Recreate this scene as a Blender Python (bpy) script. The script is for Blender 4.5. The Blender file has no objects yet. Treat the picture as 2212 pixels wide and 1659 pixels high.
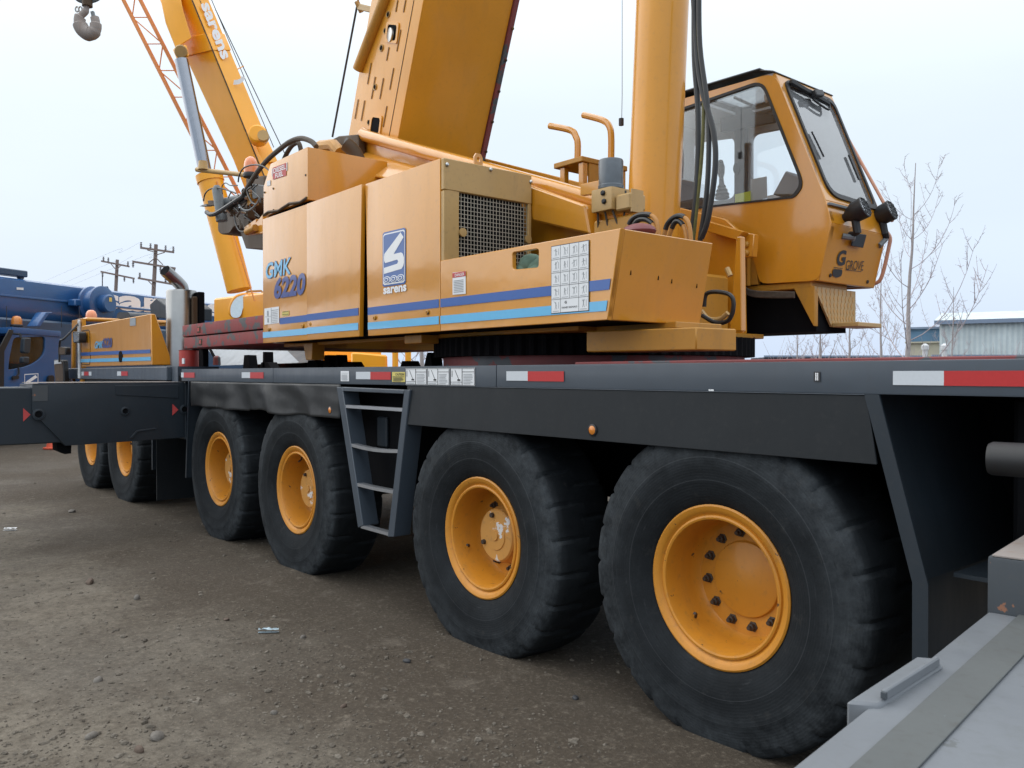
import bpy, bmesh, math, random
from mathutils import Vector, Matrix, Euler, noise
rad = math.radians
random.seed(7)
scene = bpy.context.scene
COL = scene.collection

# ------------------------------------------------------------------ camera
PW, PH, PF = 2212.0, 1659.0, 1806.7            # picture grid used for measuring, focal length in its pixels
EYE = Vector((0, 0, 1.62))
CAM_ROT = Euler((rad(90 - 0.70), 0, rad(50.1)))
cam_data = bpy.data.cameras.new('camera')
cam = bpy.data.objects.new('camera', cam_data)
COL.objects.link(cam)
cam.location = EYE
cam.rotation_euler = CAM_ROT
cam_data.sensor_width = 36
cam_data.lens = 36 * PF / PW
cam_data.dof.use_dof = True
cam_data.dof.focus_distance = 5.5
cam_data.dof.aperture_fstop = 11
cam_data.clip_start = 0.05
cam_data.clip_end = 3000
scene.camera = cam

# ------------------------------------------------------------------ sky and sun (overcast)
SUN_EL, SUN_AZ = rad(32), rad(244)             # behind thin cloud, over the left shoulder of the camera
world = bpy.data.worlds.new('World')
scene.world = world
world.use_nodes = True
wn, wl = world.node_tree.nodes, world.node_tree.links
wn.clear()
w_out = wn.new('ShaderNodeOutputWorld')
w_bg = wn.new('ShaderNodeBackground')
w_bg.inputs['Strength'].default_value = 0.10
w_sky = wn.new('ShaderNodeTexSky')
w_sky.sky_type = 'NISHITA'
w_sky.sun_disc = False
w_sky.sun_elevation = SUN_EL
w_sky.sun_rotation = SUN_AZ
w_sky.dust_density = 4.0
w_sky.air_density = 1.5
w_tc = wn.new('ShaderNodeTexCoord')
w_sep = wn.new('ShaderNodeSeparateXYZ')
w_ramp = wn.new('ShaderNodeValToRGB')          # cloud deck: paler overhead, a little bluer low down
w_ramp.color_ramp.elements[0].position = 0.0
w_ramp.color_ramp.elements[0].color = (0.68, 0.80, 1.0, 1)
w_ramp.color_ramp.elements[1].position = 1.0
w_ramp.color_ramp.elements[1].color = (2.0, 2.06, 2.12, 1)
e = w_ramp.color_ramp.elements.new(0.30)
e.color = (0.84, 0.94, 1.03, 1)
w_map = wn.new('ShaderNodeMapping')
w_map.inputs['Scale'].default_value = (1.2, 1.2, 5.0)
w_noise = wn.new('ShaderNodeTexNoise')
w_noise.inputs['Scale'].default_value = 1.6
w_noise.inputs['Detail'].default_value = 5
w_nr = wn.new('ShaderNodeMapRange')
w_nr.inputs['To Min'].default_value = 0.93
w_nr.inputs['To Max'].default_value = 1.07
w_mul = wn.new('ShaderNodeMixRGB'); w_mul.blend_type = 'MULTIPLY'; w_mul.inputs[0].default_value = 1
w_sc = wn.new('ShaderNodeMixRGB'); w_sc.blend_type = 'MULTIPLY'; w_sc.inputs[0].default_value = 1
w_sc.inputs[2].default_value = (10, 10, 10, 1)
w_mix = wn.new('ShaderNodeMixRGB'); w_mix.inputs[0].default_value = 0.90
wl.new(w_tc.outputs['Generated'], w_sep.inputs[0])
wl.new(w_sep.outputs['Z'], w_ramp.inputs[0])
wl.new(w_tc.outputs['Generated'], w_map.inputs[0])
wl.new(w_map.outputs[0], w_noise.inputs['Vector'])
wl.new(w_noise.outputs['Fac'], w_nr.inputs['Value'])
wl.new(w_ramp.outputs[0], w_mul.inputs[1])
wl.new(w_nr.outputs[0], w_mul.inputs[2])
wl.new(w_mul.outputs[0], w_sc.inputs[1])
wl.new(w_sky.outputs[0], w_mix.inputs[1])
wl.new(w_sc.outputs[0], w_mix.inputs[2])
wl.new(w_mix.outputs[0], w_bg.inputs['Color'])
wl.new(w_bg.outputs[0], w_out.inputs['Surface'])
sun_data = bpy.data.lights.new('sun', 'SUN')
sun_data.energy = 1.25
sun_data.angle = rad(95)
sun_data.color = (1.0, 0.96, 0.90)
sun = bpy.data.objects.new('sun', sun_data)
COL.objects.link(sun)
sun_dir = Vector((math.sin(SUN_AZ) * math.cos(SUN_EL), math.cos(SUN_AZ) * math.cos(SUN_EL), math.sin(SUN_EL)))
sun.rotation_euler = sun_dir.to_track_quat('Z', 'Y').to_euler()
sun.location = (0, 0, 30)

scene.view_settings.view_transform = 'Standard'
scene.view_settings.look = 'None'
scene.view_settings.exposure = 0.14
scene.view_settings.gamma = 1.0
scene.view_settings.use_curve_mapping = False
scene.cycles.max_bounces = 8
scene.cycles.transparent_max_bounces = 16
scene.cycles.use_denoising = True

# ------------------------------------------------------------------ measuring helpers
RM = CAM_ROT.to_matrix()
def ray(x, y):
    return RM @ Vector(((x - PW / 2) / PF, (PH / 2 - y) / PF, -1))
def at(x, y, X=None, Y=None, Z=None, D=None):
    r = ray(x, y)
    if X is not None: t = (X - EYE.x) / r.x
    elif Y is not None: t = (Y - EYE.y) / r.y
    elif Z is not None: t = (Z - EYE.z) / r.z
    else: t = D
    return EYE + r * t
ZM = {'1': (0, 510.6, .35503), '2': (157.1, 0, .33144), '3': (392.75, 274.9, .33144), '4': (903.3, 274.9, .33152),
      '5': (1374.6, 117.8, .37878), '6': (392.75, 746.2, .33144), '8': (1256.8, 746.2, .5502),
      'A': (706.95, 0, .23671), 'B': (1162.5, 196.4, .2131), 'C': (1728.1, 377, .24624), 'D': (1649.6, 706.95, .57389),
      'E': (0, 981.9, .40817), 'F': (353.5, 667.7, .28409), 'G': (785.5, 706.95, .24858), 'H': (0, 534.1, .19886),
      'J': (424.2, 282.8, .17047), 'K': (1492.5, 471.3, .18943), 'L': (377.0, 722.7, .25567)}
def az(k, a, b, **kw):
    x0, y0, s = ZM[k]
    return at(x0 + a * s, y0 + b * s, **kw)

# ------------------------------------------------------------------ mesh helpers
def frame(d):
    d = d.normalized()
    u = Vector((0, 0, 1)) if abs(d.z) < 0.92 else Vector((1, 0, 0))
    a = d.cross(u).normalized()
    return a, a.cross(d).normalized()
class MB:
    def __init__(s):
        s.v = []; s.f = []
    def add(s, vs, fs):
        n = len(s.v)
        s.v += [tuple(v) for v in vs]
        s.f += [[i + n for i in f] for f in fs]
        return s
    def box(s, x0, x1, y0, y1, z0, z1):
        return s.add([(x0, y0, z0), (x1, y0, z0), (x1, y1, z0), (x0, y1, z0), (x0, y0, z1), (x1, y0, z1), (x1, y1, z1), (x0, y1, z1)],
                     [(0, 3, 2, 1), (4, 5, 6, 7), (0, 1, 5, 4), (1, 2, 6, 5), (2, 3, 7, 6), (3, 0, 4, 7)])
    def prism(s, poly, ext):
        ext = Vector(ext); n = len(poly)
        vs = [Vector(p) for p in poly]; vs += [p + ext for p in vs]
        return s.add(vs, [list(range(n))[::-1], list(range(n, 2 * n))] + [(i, (i + 1) % n, (i + 1) % n + n, i + n) for i in range(n)])
    def bar(s, a, b, w, h, up=(0, 0, 1)):
        a, b = Vector(a), Vector(b); d = (b - a).normalized(); up = Vector(up)
        sd = d.cross(up)
        if sd.length < 1e-4: sd = d.cross(Vector((1, 0, 0)))
        sd.normalize(); up = sd.cross(d).normalized()
        q = [a + sd * w * i / 2 + up * h * j / 2 for i, j in ((-1, -1), (1, -1), (1, 1), (-1, 1))]
        return s.prism(q, b - a)
    def tube(s, pts, r, n=8):
        pts = [Vector(p) for p in pts]; m = len(pts)
        rs = r if isinstance(r, (list, tuple)) else [r] * m
        vs = []; pa = None
        for i, p in enumerate(pts):
            d = (pts[min(i + 1, m - 1)] - pts[max(i - 1, 0)]).normalized()
            if pa is None: a, b = frame(d)
            else:
                a = pa - d * pa.dot(d)
                a = a.normalized() if a.length > 1e-5 else frame(d)[0]
                b = a.cross(d)
            pa = a
            vs += [p + (a * math.cos(2 * math.pi * k / n) + b * math.sin(2 * math.pi * k / n)) * rs[i] for k in range(n)]
        fs = [(i * n + k, i * n + (k + 1) % n, (i + 1) * n + (k + 1) % n, (i + 1) * n + k) for i in range(m - 1) for k in range(n)]
        fs += [list(range(n))[::-1], list(range((m - 1) * n, m * n))]
        return s.add(vs, fs)
    def lathe(s, prof, o=(0, 0, 0), d=(0, 1, 0), n=32, close=True):
        o, d = Vector(o), Vector(d).normalized(); a, b = frame(d); vs = []
        for r, h in prof:
            vs += [o + d * h + (a * math.cos(2 * math.pi * k / n) + b * math.sin(2 * math.pi * k / n)) * max(r, 1e-4) for k in range(n)]
        m = len(prof)
        fs = [(i * n + k, i * n + (k + 1) % n, (i + 1) * n + (k + 1) % n, (i + 1) * n + k) for i in range(m - 1) for k in range(n)]
        if close: fs += [list(range(n))[::-1], list(range((m - 1) * n, m * n))]
        return s.add(vs, fs)
    def sphere(s, c, r, n=10, m=6, sc=(1, 1, 1)):
        c = Vector(c); prof = [(math.sin(math.pi * i / m) * r, -math.cos(math.pi * i / m) * r) for i in range(m + 1)]
        k0 = len(s.v); s.lathe(prof, (0, 0, 0), (0, 0, 1), n)
        s.v[k0:] = [(c.x + v[0] * sc[0], c.y + v[1] * sc[1], c.z + v[2] * sc[2]) for v in s.v[k0:]]
        return s
    def ring(s, outer, hole, ext):
        """flat plate with one hole, thickened along ext"""
        outer = [Vector(p) for p in outer]; hole = [Vector(p) for p in hole]; ext = Vector(ext)
        c = sum(hole, Vector()) / len(hole)
        nrm = Vector()
        for i in range(len(outer)): nrm += (outer[i] - c).cross(outer[(i + 1) % len(outer)] - c)
        nrm.normalize(); a, b = frame(nrm)
        O = [((p - c).dot(a), (p - c).dot(b)) for p in outer]; I = [((p - c).dot(a), (p - c).dot(b)) for p in hole]
        ang = sorted(set(round(math.atan2(q[1], q[0]), 5) for q in O + I))
        def hit(poly, t):
            cx, cy = math.cos(t), math.sin(t); best = None
            for i in range(len(poly)):
                (x1, y1), (x2, y2) = poly[i], poly[(i + 1) % len(poly)]
                ex, ey = x2 - x1, y2 - y1; den = cx * ey - cy * ex
                if abs(den) < 1e-12: continue
                u = (x1 * ey - y1 * ex) / den; w = (x1 * cy - y1 * cx) / den
                if u > 0 and -1e-6 <= w <= 1 + 1e-6 and (best is None or u > best): best = u
            return best
        po, pi = [], []
        for t in ang:
            uo, ui = hit(O, t), hit(I, t)
            if uo is None or ui is None: continue
            dv = a * math.cos(t) + b * math.sin(t)
            po.append(c + dv * max(uo, ui)); pi.append(c + dv * ui)
        n = len(po); vs = po + pi + [p + ext for p in po] + [p + ext for p in pi]; fs = []
        for i in range(n):
            j = (i + 1) % n
            fs += [(i, j, n + j, n + i), (2 * n + i, 3 * n + i, 3 * n + j, 2 * n + j), (i, 2 * n + i, 2 * n + j, j), (n + i, n + j, 3 * n + j, 3 * n + i)]
        return s.add(vs, fs)
    def build(s, name, mat, parent=None, bevel=0, smooth=35, seg=1):
        me = bpy.data.meshes.new(name)
        me.from_pydata(s.v, [], s.f)
        bm = bmesh.new(); bm.from_mesh(me)
        bmesh.ops.recalc_face_normals(bm, faces=bm.faces)
        if bevel:
            es = [e for e in bm.edges if len(e.link_faces) == 2 and e.calc_face_angle(0) > rad(28)]
            bmesh.ops.bevel(bm, geom=es, offset=bevel, segments=seg, profile=0.7, affect='EDGES', clamp_overlap=True)
        bm.to_mesh(me); bm.free()
        if smooth:
            me.shade_smooth(); me.set_sharp_from_angle(angle=rad(smooth))
        me.materials.append(mat)
        o = bpy.data.objects.new(name, me)
        COL.objects.link(o)
        if parent is not None: attach(o, parent)
        return o
ORIGIN = {}
def attach(o, parent):
    o.parent = parent
    if parent.name in ORIGIN:
        o.matrix_parent_inverse = Matrix.Translation(ORIGIN[parent.name]).inverted()
def thing(name, label, cat, loc, group=None):
    o = bpy.data.objects.new(name, None); COL.objects.link(o)
    o.location = loc; ORIGIN[o.name] = Vector(loc)
    o.empty_display_size = 0.2
    return tag(o, label, cat, group)
def tag(o, label=None, cat=None, group=None, kind=None):
    if label: o['label'] = label
    if cat: o['category'] = cat
    if group: o['group'] = group
    if kind: o['kind'] = kind
    return o
def B(*a): return MB().box(*a)
def rounded(poly, r, n=5):
    poly = [Vector(p) for p in poly]; out = []; m = len(poly)
    for i, p in enumerate(poly):
        a, b = poly[i - 1], poly[(i + 1) % m]
        ri = r[i] if isinstance(r, (list, tuple)) else r
        ra = min(ri, (a - p).length * .45); rb = min(ri, (b - p).length * .45)
        q0 = p + (a - p).normalized() * ra; q1 = p + (b - p).normalized() * rb
        if ri <= 0: out.append(p); continue
        for k in range(n + 1):
            t = k / n; out.append(q0 * (1 - t) ** 2 + p * 2 * t * (1 - t) + q1 * t * t)
    return out
def curve(pts, n=6):
    pts = [Vector(p) for p in pts]; P = [pts[0]] + pts + [pts[-1]]; out = []
    for i in range(1, len(P) - 2):
        for k in range(n):
            t = k / n; a, b, c, d = P[i - 1], P[i], P[i + 1], P[i + 2]
            out.append(0.5 * ((2 * b) + (c - a) * t + (2 * a - 5 * b + 4 * c - d) * t * t + (3 * b - a - 3 * c + d) * t ** 3))
    return out + [pts[-1]]
def lettering(name, body, bl, br, tl, mat, parent, bold=0.0, shear=0.0, thick=0.002):
    cu = bpy.data.curves.new(name, 'FONT'); cu.body = body; cu.size = 1; cu.offset = bold; cu.shear = shear
    cu.resolution_u = 3; cu.align_x = 'LEFT'
    t = bpy.data.objects.new(name, cu); COL.objects.link(t)
    dg = bpy.context.evaluated_depsgraph_get()
    me = bpy.data.meshes.new_from_object(t.evaluated_get(dg))
    bpy.data.objects.remove(t); bpy.data.curves.remove(cu)
    xs = [v.co.x for v in me.vertices]; ys = [v.co.y for v in me.vertices]
    x0, x1, y0, y1 = min(xs), max(xs), min(ys), max(ys)
    bl, br, tl = Vector(bl), Vector(br), Vector(tl)
    for v in me.vertices:
        v.co = bl + (br - bl) * ((v.co.x - x0) / (x1 - x0)) + (tl - bl) * ((v.co.y - y0) / (y1 - y0))
    me.name = name; me.materials.clear(); me.materials.append(mat)
    o = bpy.data.objects.new(name, me); COL.objects.link(o)
    if parent is not None: attach(o, parent)
    return o
def decal(name, quad, mat, parent, off):
    """thin sticker: polygon lifted off its panel by off and given 1 mm of body"""
    off = Vector(off); q = [Vector(p) + off for p in quad]
    return MB().prism(q, off.normalized() * 0.001).build(name, mat, parent, smooth=0)
def lerp(a, b, t): return Vector(a) * (1 - t) + Vector(b) * t

# ------------------------------------------------------------------ materials
def nodes_of(name):
    m = bpy.data.materials.new(name); m.use_nodes = True
    nt = m.node_tree; p = nt.nodes['Principled BSDF']
    return m, nt.nodes, nt.links, p
def noise_tex(n, l, vec, scale, detail=4, rough=.55):
    t = n.new('ShaderNodeTexNoise'); t.inputs['Scale'].default_value = scale; t.inputs['Detail'].default_value = detail
    t.inputs['Roughness'].default_value = rough
    l.new(vec, t.inputs['Vector']); return t.outputs['Fac']
def ramp(n, l, fac, a, b, lo=0.0, hi=1.0):
    r = n.new('ShaderNodeMapRange'); r.inputs['From Min'].default_value = a; r.inputs['From Max'].default_value = b
    r.inputs['To Min'].default_value = lo; r.inputs['To Max'].default_value = hi; r.clamp = True
    l.new(fac, r.inputs['Value']); return r.outputs[0]
def mixc(n, l, fac, a, b, mode='MIX'):
    m = n.new('ShaderNodeMixRGB'); m.blend_type = mode
    for k, v in ((0, fac), (1, a), (2, b)):
        if isinstance(v, (int, float)): m.inputs[k].default_value = v
        elif isinstance(v, tuple): m.inputs[k].default_value = (*v, 1)
        else: l.new(v, m.inputs[k])
    return m.outputs[0]
def paint(name, col, rough=.35, coat=0.4, var=.14, dirt=(.10, .085, .065), dirty=.25, chip=None, chips=.0, chip_scale=9, bump=.02, metal=0.0, spec=.5, coat_rough=.12):
    m, n, l, p = nodes_of(name)
    tc = n.new('ShaderNodeTexCoord').outputs['Object']
    f1 = noise_tex(n, l, tc, 1.3, 5)
    c = mixc(n, l, ramp(n, l, f1, .3, .7), tuple(x * (1 - var) for x in col), tuple(min(1, x * (1 + var * .7)) for x in col))
    mp = n.new('ShaderNodeMapping'); mp.inputs['Scale'].default_value = (4, 4, .8); l.new(tc, mp.inputs[0])
    f2 = noise_tex(n, l, mp.outputs[0], 1.5, 6, .65)
    c = mixc(n, l, ramp(n, l, f2, .55, .85, 0, dirty), c, dirt)
    f4 = noise_tex(n, l, tc, 34, 3)
    c = mixc(n, l, ramp(n, l, f4, .56, .75, 0, dirty * .6), c, dirt)
    if chip:
        f3 = noise_tex(n, l, tc, chip_scale, 5, .6)
        c = mixc(n, l, ramp(n, l, f3, .70 - chips, .715 - chips), c, chip)
    l.new(c, p.inputs['Base Color'])
    l.new(ramp(n, l, f2, .3, .8, max(rough - .08, .04), min(1, rough + .16)), p.inputs['Roughness'])
    p.inputs['Coat Weight'].default_value = coat; p.inputs['Coat IOR'].default_value = 1.5 + .15 * (coat > .5); p.inputs['Coat Roughness'].default_value = coat_rough
    p.inputs['Metallic'].default_value = metal; p.inputs['Specular IOR Level'].default_value = spec
    if bump:
        bn = n.new('ShaderNodeBump'); bn.inputs['Strength'].default_value = bump * 6; bn.inputs['Distance'].default_value = .02
        l.new(noise_tex(n, l, tc, 4.5, 2), bn.inputs['Height']); l.new(bn.outputs[0], p.inputs['Normal'])
        if coat: l.new(bn.outputs[0], p.inputs['Coat Normal'])
    return m
def plain(name, col, rough=.5, metal=0.0, coat=0.0, var=.1, scale=12, emit=None):
    m, n, l, p = nodes_of(name)
    tc = n.new('ShaderNodeTexCoord').outputs['Object']
    f = noise_tex(n, l, tc, scale, 4)
    l.new(mixc(n, l, f, tuple(x * (1 - var) for x in col), tuple(min(1, x * (1 + var)) for x in col)), p.inputs['Base Color'])
    p.inputs['Roughness'].default_value = rough; p.inputs['Metallic'].default_value = metal; p.inputs['Coat Weight'].default_value = coat
    return m
def glass(name, tint=(.86, .92, .94), refl=1.0, haze=0.0):
    m, n, l, p = nodes_of(name)
    n.remove(p); out = n['Material Output']
    tr = n.new('ShaderNodeBsdfTransparent'); tr.inputs[0].default_value = (*tint, 1)
    gl = n.new('ShaderNodeBsdfGlossy'); gl.inputs['Roughness'].default_value = .03
    fr = n.new('ShaderNodeFresnel'); fr.inputs[0].default_value = 1.5
    mx = n.new('ShaderNodeMixShader'); mu = n.new('ShaderNodeMath'); mu.operation = 'MULTIPLY'; mu.inputs[1].default_value = refl
    l.new(fr.outputs[0], mu.inputs[0]); l.new(mu.outputs[0], mx.inputs[0]); l.new(tr.outputs[0], mx.inputs[1]); l.new(gl.outputs[0], mx.inputs[2])
    last = mx.outputs[0]
    if haze:
        df = n.new('ShaderNodeBsdfDiffuse'); df.inputs[0].default_value = (.55, .57, .58, 1)
        m2 = n.new('ShaderNodeMixShader'); tc = n.new('ShaderNodeTexCoord').outputs['Object']
        l.new(ramp(n, l, noise_tex(n, l, tc, 3, 5), .3, .8, haze * .4, haze * 1.5), m2.inputs[0])
        l.new(last, m2.inputs[1]); l.new(df.outputs[0], m2.inputs[2]); last = m2.outputs[0]
    l.new(last, out.inputs['Surface'])
    return m
M = {}
M['yellow'] = paint('crane_yellow', (.63, .264, .013), .36, .8, var=.09, dirty=.16, chip=(.30, .20, .12), chips=-.08, coat_rough=.11, bump=.016)
M['yellow_old'] = paint('weathered_yellow', (.48, .225, .022), .5, .1, dirty=.4, chip=(.035, .03, .028), chips=.02, chip_scale=5)
M['yellow_dusty'] = paint('dusty_yellow', (.47, .30, .11), .5, .2, dirty=.35)
M['boom_yellow'] = paint('boom_yellow', (.73, .318, .018), .38, .5, var=.09, dirty=.15, chip=(.12, .06, .04), chips=-.085, coat_rough=.10, bump=.012)
M['rim_yellow'] = paint('rim_yellow', (.58, .235, .018), .48, .12, dirty=.42, dirt=(.16, .10, .05), chip=(.09, .045, .025), chips=.025, chip_scale=19)
M['bright_yellow'] = paint('bright_yellow', (.95, .405, .008), .4, .3, var=.05, dirty=.06)
M['hand_rail'] = paint('pale_orange_rail', (.62, .31, .20), .45, .2, dirty=.1)
M['orange_red'] = paint('lattice_orange', (.80, .29, .07), .5, .1, dirty=.2)
M['slate'] = paint('slate_paint', (.024, .033, .043), .45, .08, spec=.3, dirty=.35, dirt=(.05, .05, .05), chip=(.28, .29, .30), chips=-.12, chip_scale=22)
M['rail_grey'] = paint('rail_grey_paint', (.050, .066, .086), .42, .15, dirty=.35, dirt=(.05, .05, .05), chip=(.4, .4, .4), chips=-.115, chip_scale=22)
M['black_plate'] = paint('black_fender', (.013, .0165, .020), .55, 0, spec=.3, dirty=.35, dirt=(.04, .04, .04), bump=.03)
M['dark'] = paint('dark_frame', (.006, .0065, .008), .8, 0, spec=.08, dirty=.4, dirt=(.014, .012, .010))
M['black'] = plain('black_rubber_trim', (.012, .013, .015), .5)
M['deck_red'] = paint('worn_red_deck', (.20, .045, .045), .6, 0, dirty=.5, dirt=(.06, .06, .065), chip=(.07, .08, .09), chips=.14, chip_scale=4)
M['red_grey'] = paint('worn_red_plate', (.24, .040, .040), .6, 0, dirty=.4, dirt=(.10, .07, .07), chip=(.085, .085, .088), chips=.16, chip_scale=6.5)
M['red'] = paint('red_paint', (.42, .04, .03), .5, .1, dirty=.3)
M['silver_grey'] = paint('silver_grey_plate', (.30, .33, .36), .5, 0, dirty=.3, chip=(.42, .10, .08), chips=-.02, chip_scale=3.5)
M['beam_grey'] = paint('worn_grey_beam', (.165, .180, .198), .5, .05, dirty=.55, dirt=(.12, .13, .13), chip=(.12, .13, .135), chips=.05, chip_scale=9)
M['beam_dirty'] = paint('bare_grey_steel', (.095, .104, .104), .65, 0, dirty=.8, dirt=(.065, .064, .058), chip=(.14, .16, .175), chips=.0, chip_scale=16)
M['rust_grey'] = paint('rusty_grey', (.055, .065, .075), .6, 0, dirty=.3, chip=(.26, .12, .07), chips=.06, chip_scale=13)
M['dust_top'] = paint('dusty_steel_top', (.30, .265, .245), .8, 0, dirty=.5, dirt=(.25, .16, .11))
M['chrome'] = plain('chrome_rod', (.30, .32, .36), .25, 1.0)
M['steel'] = plain('brushed_steel', (.33, .33, .325), .28, 1.0, var=.25, scale=5)
M['zinc'] = plain('zinc_bolt', (.55, .56, .56), .35, 1.0)
M['rung'] = plain('worn_rung_steel', (.45, .47, .50), .35, .8)
M['mesh_wire'] = plain('grille_wire', (.40, .38, .32), .5, .3)
M['pump_grey'] = paint('pump_grey', (.16, .18, .19), .5, 0, dirty=.6, dirt=(.04, .035, .03))
M['oily'] = paint('oily_dark_metal', (.068, .040, .019), .55, .05, spec=.3, dirty=.6, dirt=(.075, .045, .022), chip=(.17, .085, .02), chips=.06, chip_scale=7)
M['hose'] = plain('black_hose', (.016, .017, .018), .42, 0, .1)
M['hose_dusty'] = plain('dusty_hose', (.075, .06, .045), .7, 0, var=.5, scale=40)
M['orange_sleeve'] = plain('orange_hose_sleeve', (.45, .21, .05), .5)
M['white'] = plain('white_vinyl', (.74, .76, .78), .5, var=.05)
M['white_paint'] = plain('white_lettering', (.80, .81, .82), .45, var=.05)
M['reflect_white'] = plain('reflective_white', (.56, .60, .64), .35, var=.06, scale=90)
M['reflect_red'] = plain('reflective_red', (.46, .020, .020), .35, var=.1, scale=60)
M['blue_stripe'] = plain('blue_stripe', (.028, .105, .36), .35, coat=.3, var=.08)
M['cyan_stripe'] = plain('light_blue_stripe', (.12, .44, .72), .35, coat=.3, var=.06)
M['navy'] = plain('navy_letters', (.035, .06, .24), .35, coat=.3)
M['logo_blue'] = plain('logo_blue', (.025, .10, .33), .35, coat=.3)
M['ink'] = plain('black_ink', (.03, .032, .036), .6)
M['ink_grey'] = plain('grey_print', (.33, .35, .37), .6)
M['sticker_red'] = plain('sticker_red', (.50, .06, .06), .5)
M['sticker_yellow'] = plain('sticker_yellow', (.62, .52, .14), .5)
M['amber'] = plain('amber_lens', (.62, .20, .02), .2, coat=.6)
M['beacon'] = plain('orange_beacon_dome', (.80, .27, .12), .25, coat=.5)
M['green_cloth'] = plain('green_cloth', (.10, .17, .13), .9, var=.4, scale=30)
M['tank_plastic'] = plain('dirty_clear_tank', (.085, .105, .125), .35, coat=.3, var=.7, scale=7)
M['purple'] = plain('faded_maroon', (.19, .05, .055), .5)
M['headliner'] = plain('cab_liner', (.42, .44, .47), .8)
M['cab_dark'] = plain('cab_interior_dark', (.05, .055, .06), .7)
M['yellow_card'] = plain('yellow_green_card', (.62, .66, .06), .6)
M['paper'] = plain('grey_paper', (.55, .57, .58), .7)
M['cab_glass'] = glass('cab_glass', (.97, .985, .99), .7, .012)
M['screen_glass'] = glass('sky_haze_windscreen', (.95, .97, 1.0), 2.6, .22)  # sky reflection on the screen put in as pale haze and boosted gloss
M['dark_glass'] = glass('tinted_glass', (.22, .22, .22), 1.2, .04)
M['lamp_glass'] = plain('lamp_lens', (.55, .57, .60), .1, .6)
M['mirror_glass'] = plain('mirror_face', (.62, .66, .64), .08, 1.0)
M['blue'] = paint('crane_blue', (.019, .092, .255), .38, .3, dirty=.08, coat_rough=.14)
M['blue_dark'] = paint('crane_dark_blue_trim', (.014, .05, .11), .45, .2, dirty=.2)  # darker blue for the rack, rims and superstructure
M['cone'] = plain('cone_orange', (.62, .10, .05), .6)
M['wood'] = plain('weathered_pole_wood', (.22, .17, .155), .9, var=.3, scale=6)
M['insulator'] = plain('grey_insulator', (.22, .22, .24), .4)
M['wire'] = plain('wire', (.03, .03, .035), .6)
M['bark'] = plain('pale_bark', (.36, .33, .33), .9, var=.3, scale=14)
M['twig'] = plain('twig_bark', (.42, .37, .39), .9, var=.3, scale=20)
M['shed'] = paint('shed_cladding', (.56, .64, .66), .6, 0, dirty=.2)
M['shed_trim'] = plain('shed_trim', (.20, .26, .36), .6)
M['blue_wall'] = paint('blue_cladding', (.11, .22, .34), .6, 0, dirty=.2)
M['cream_wall'] = paint('cream_cladding', (.52, .49, .38), .7, 0, dirty=.2)
M['fence_dark'] = paint('dark_train', (.030, .034, .055), .7, 0, dirty=.4)
M['white_metal'] = paint('white_metal', (.6, .62, .64), .5, 0, dirty=.3)
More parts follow.
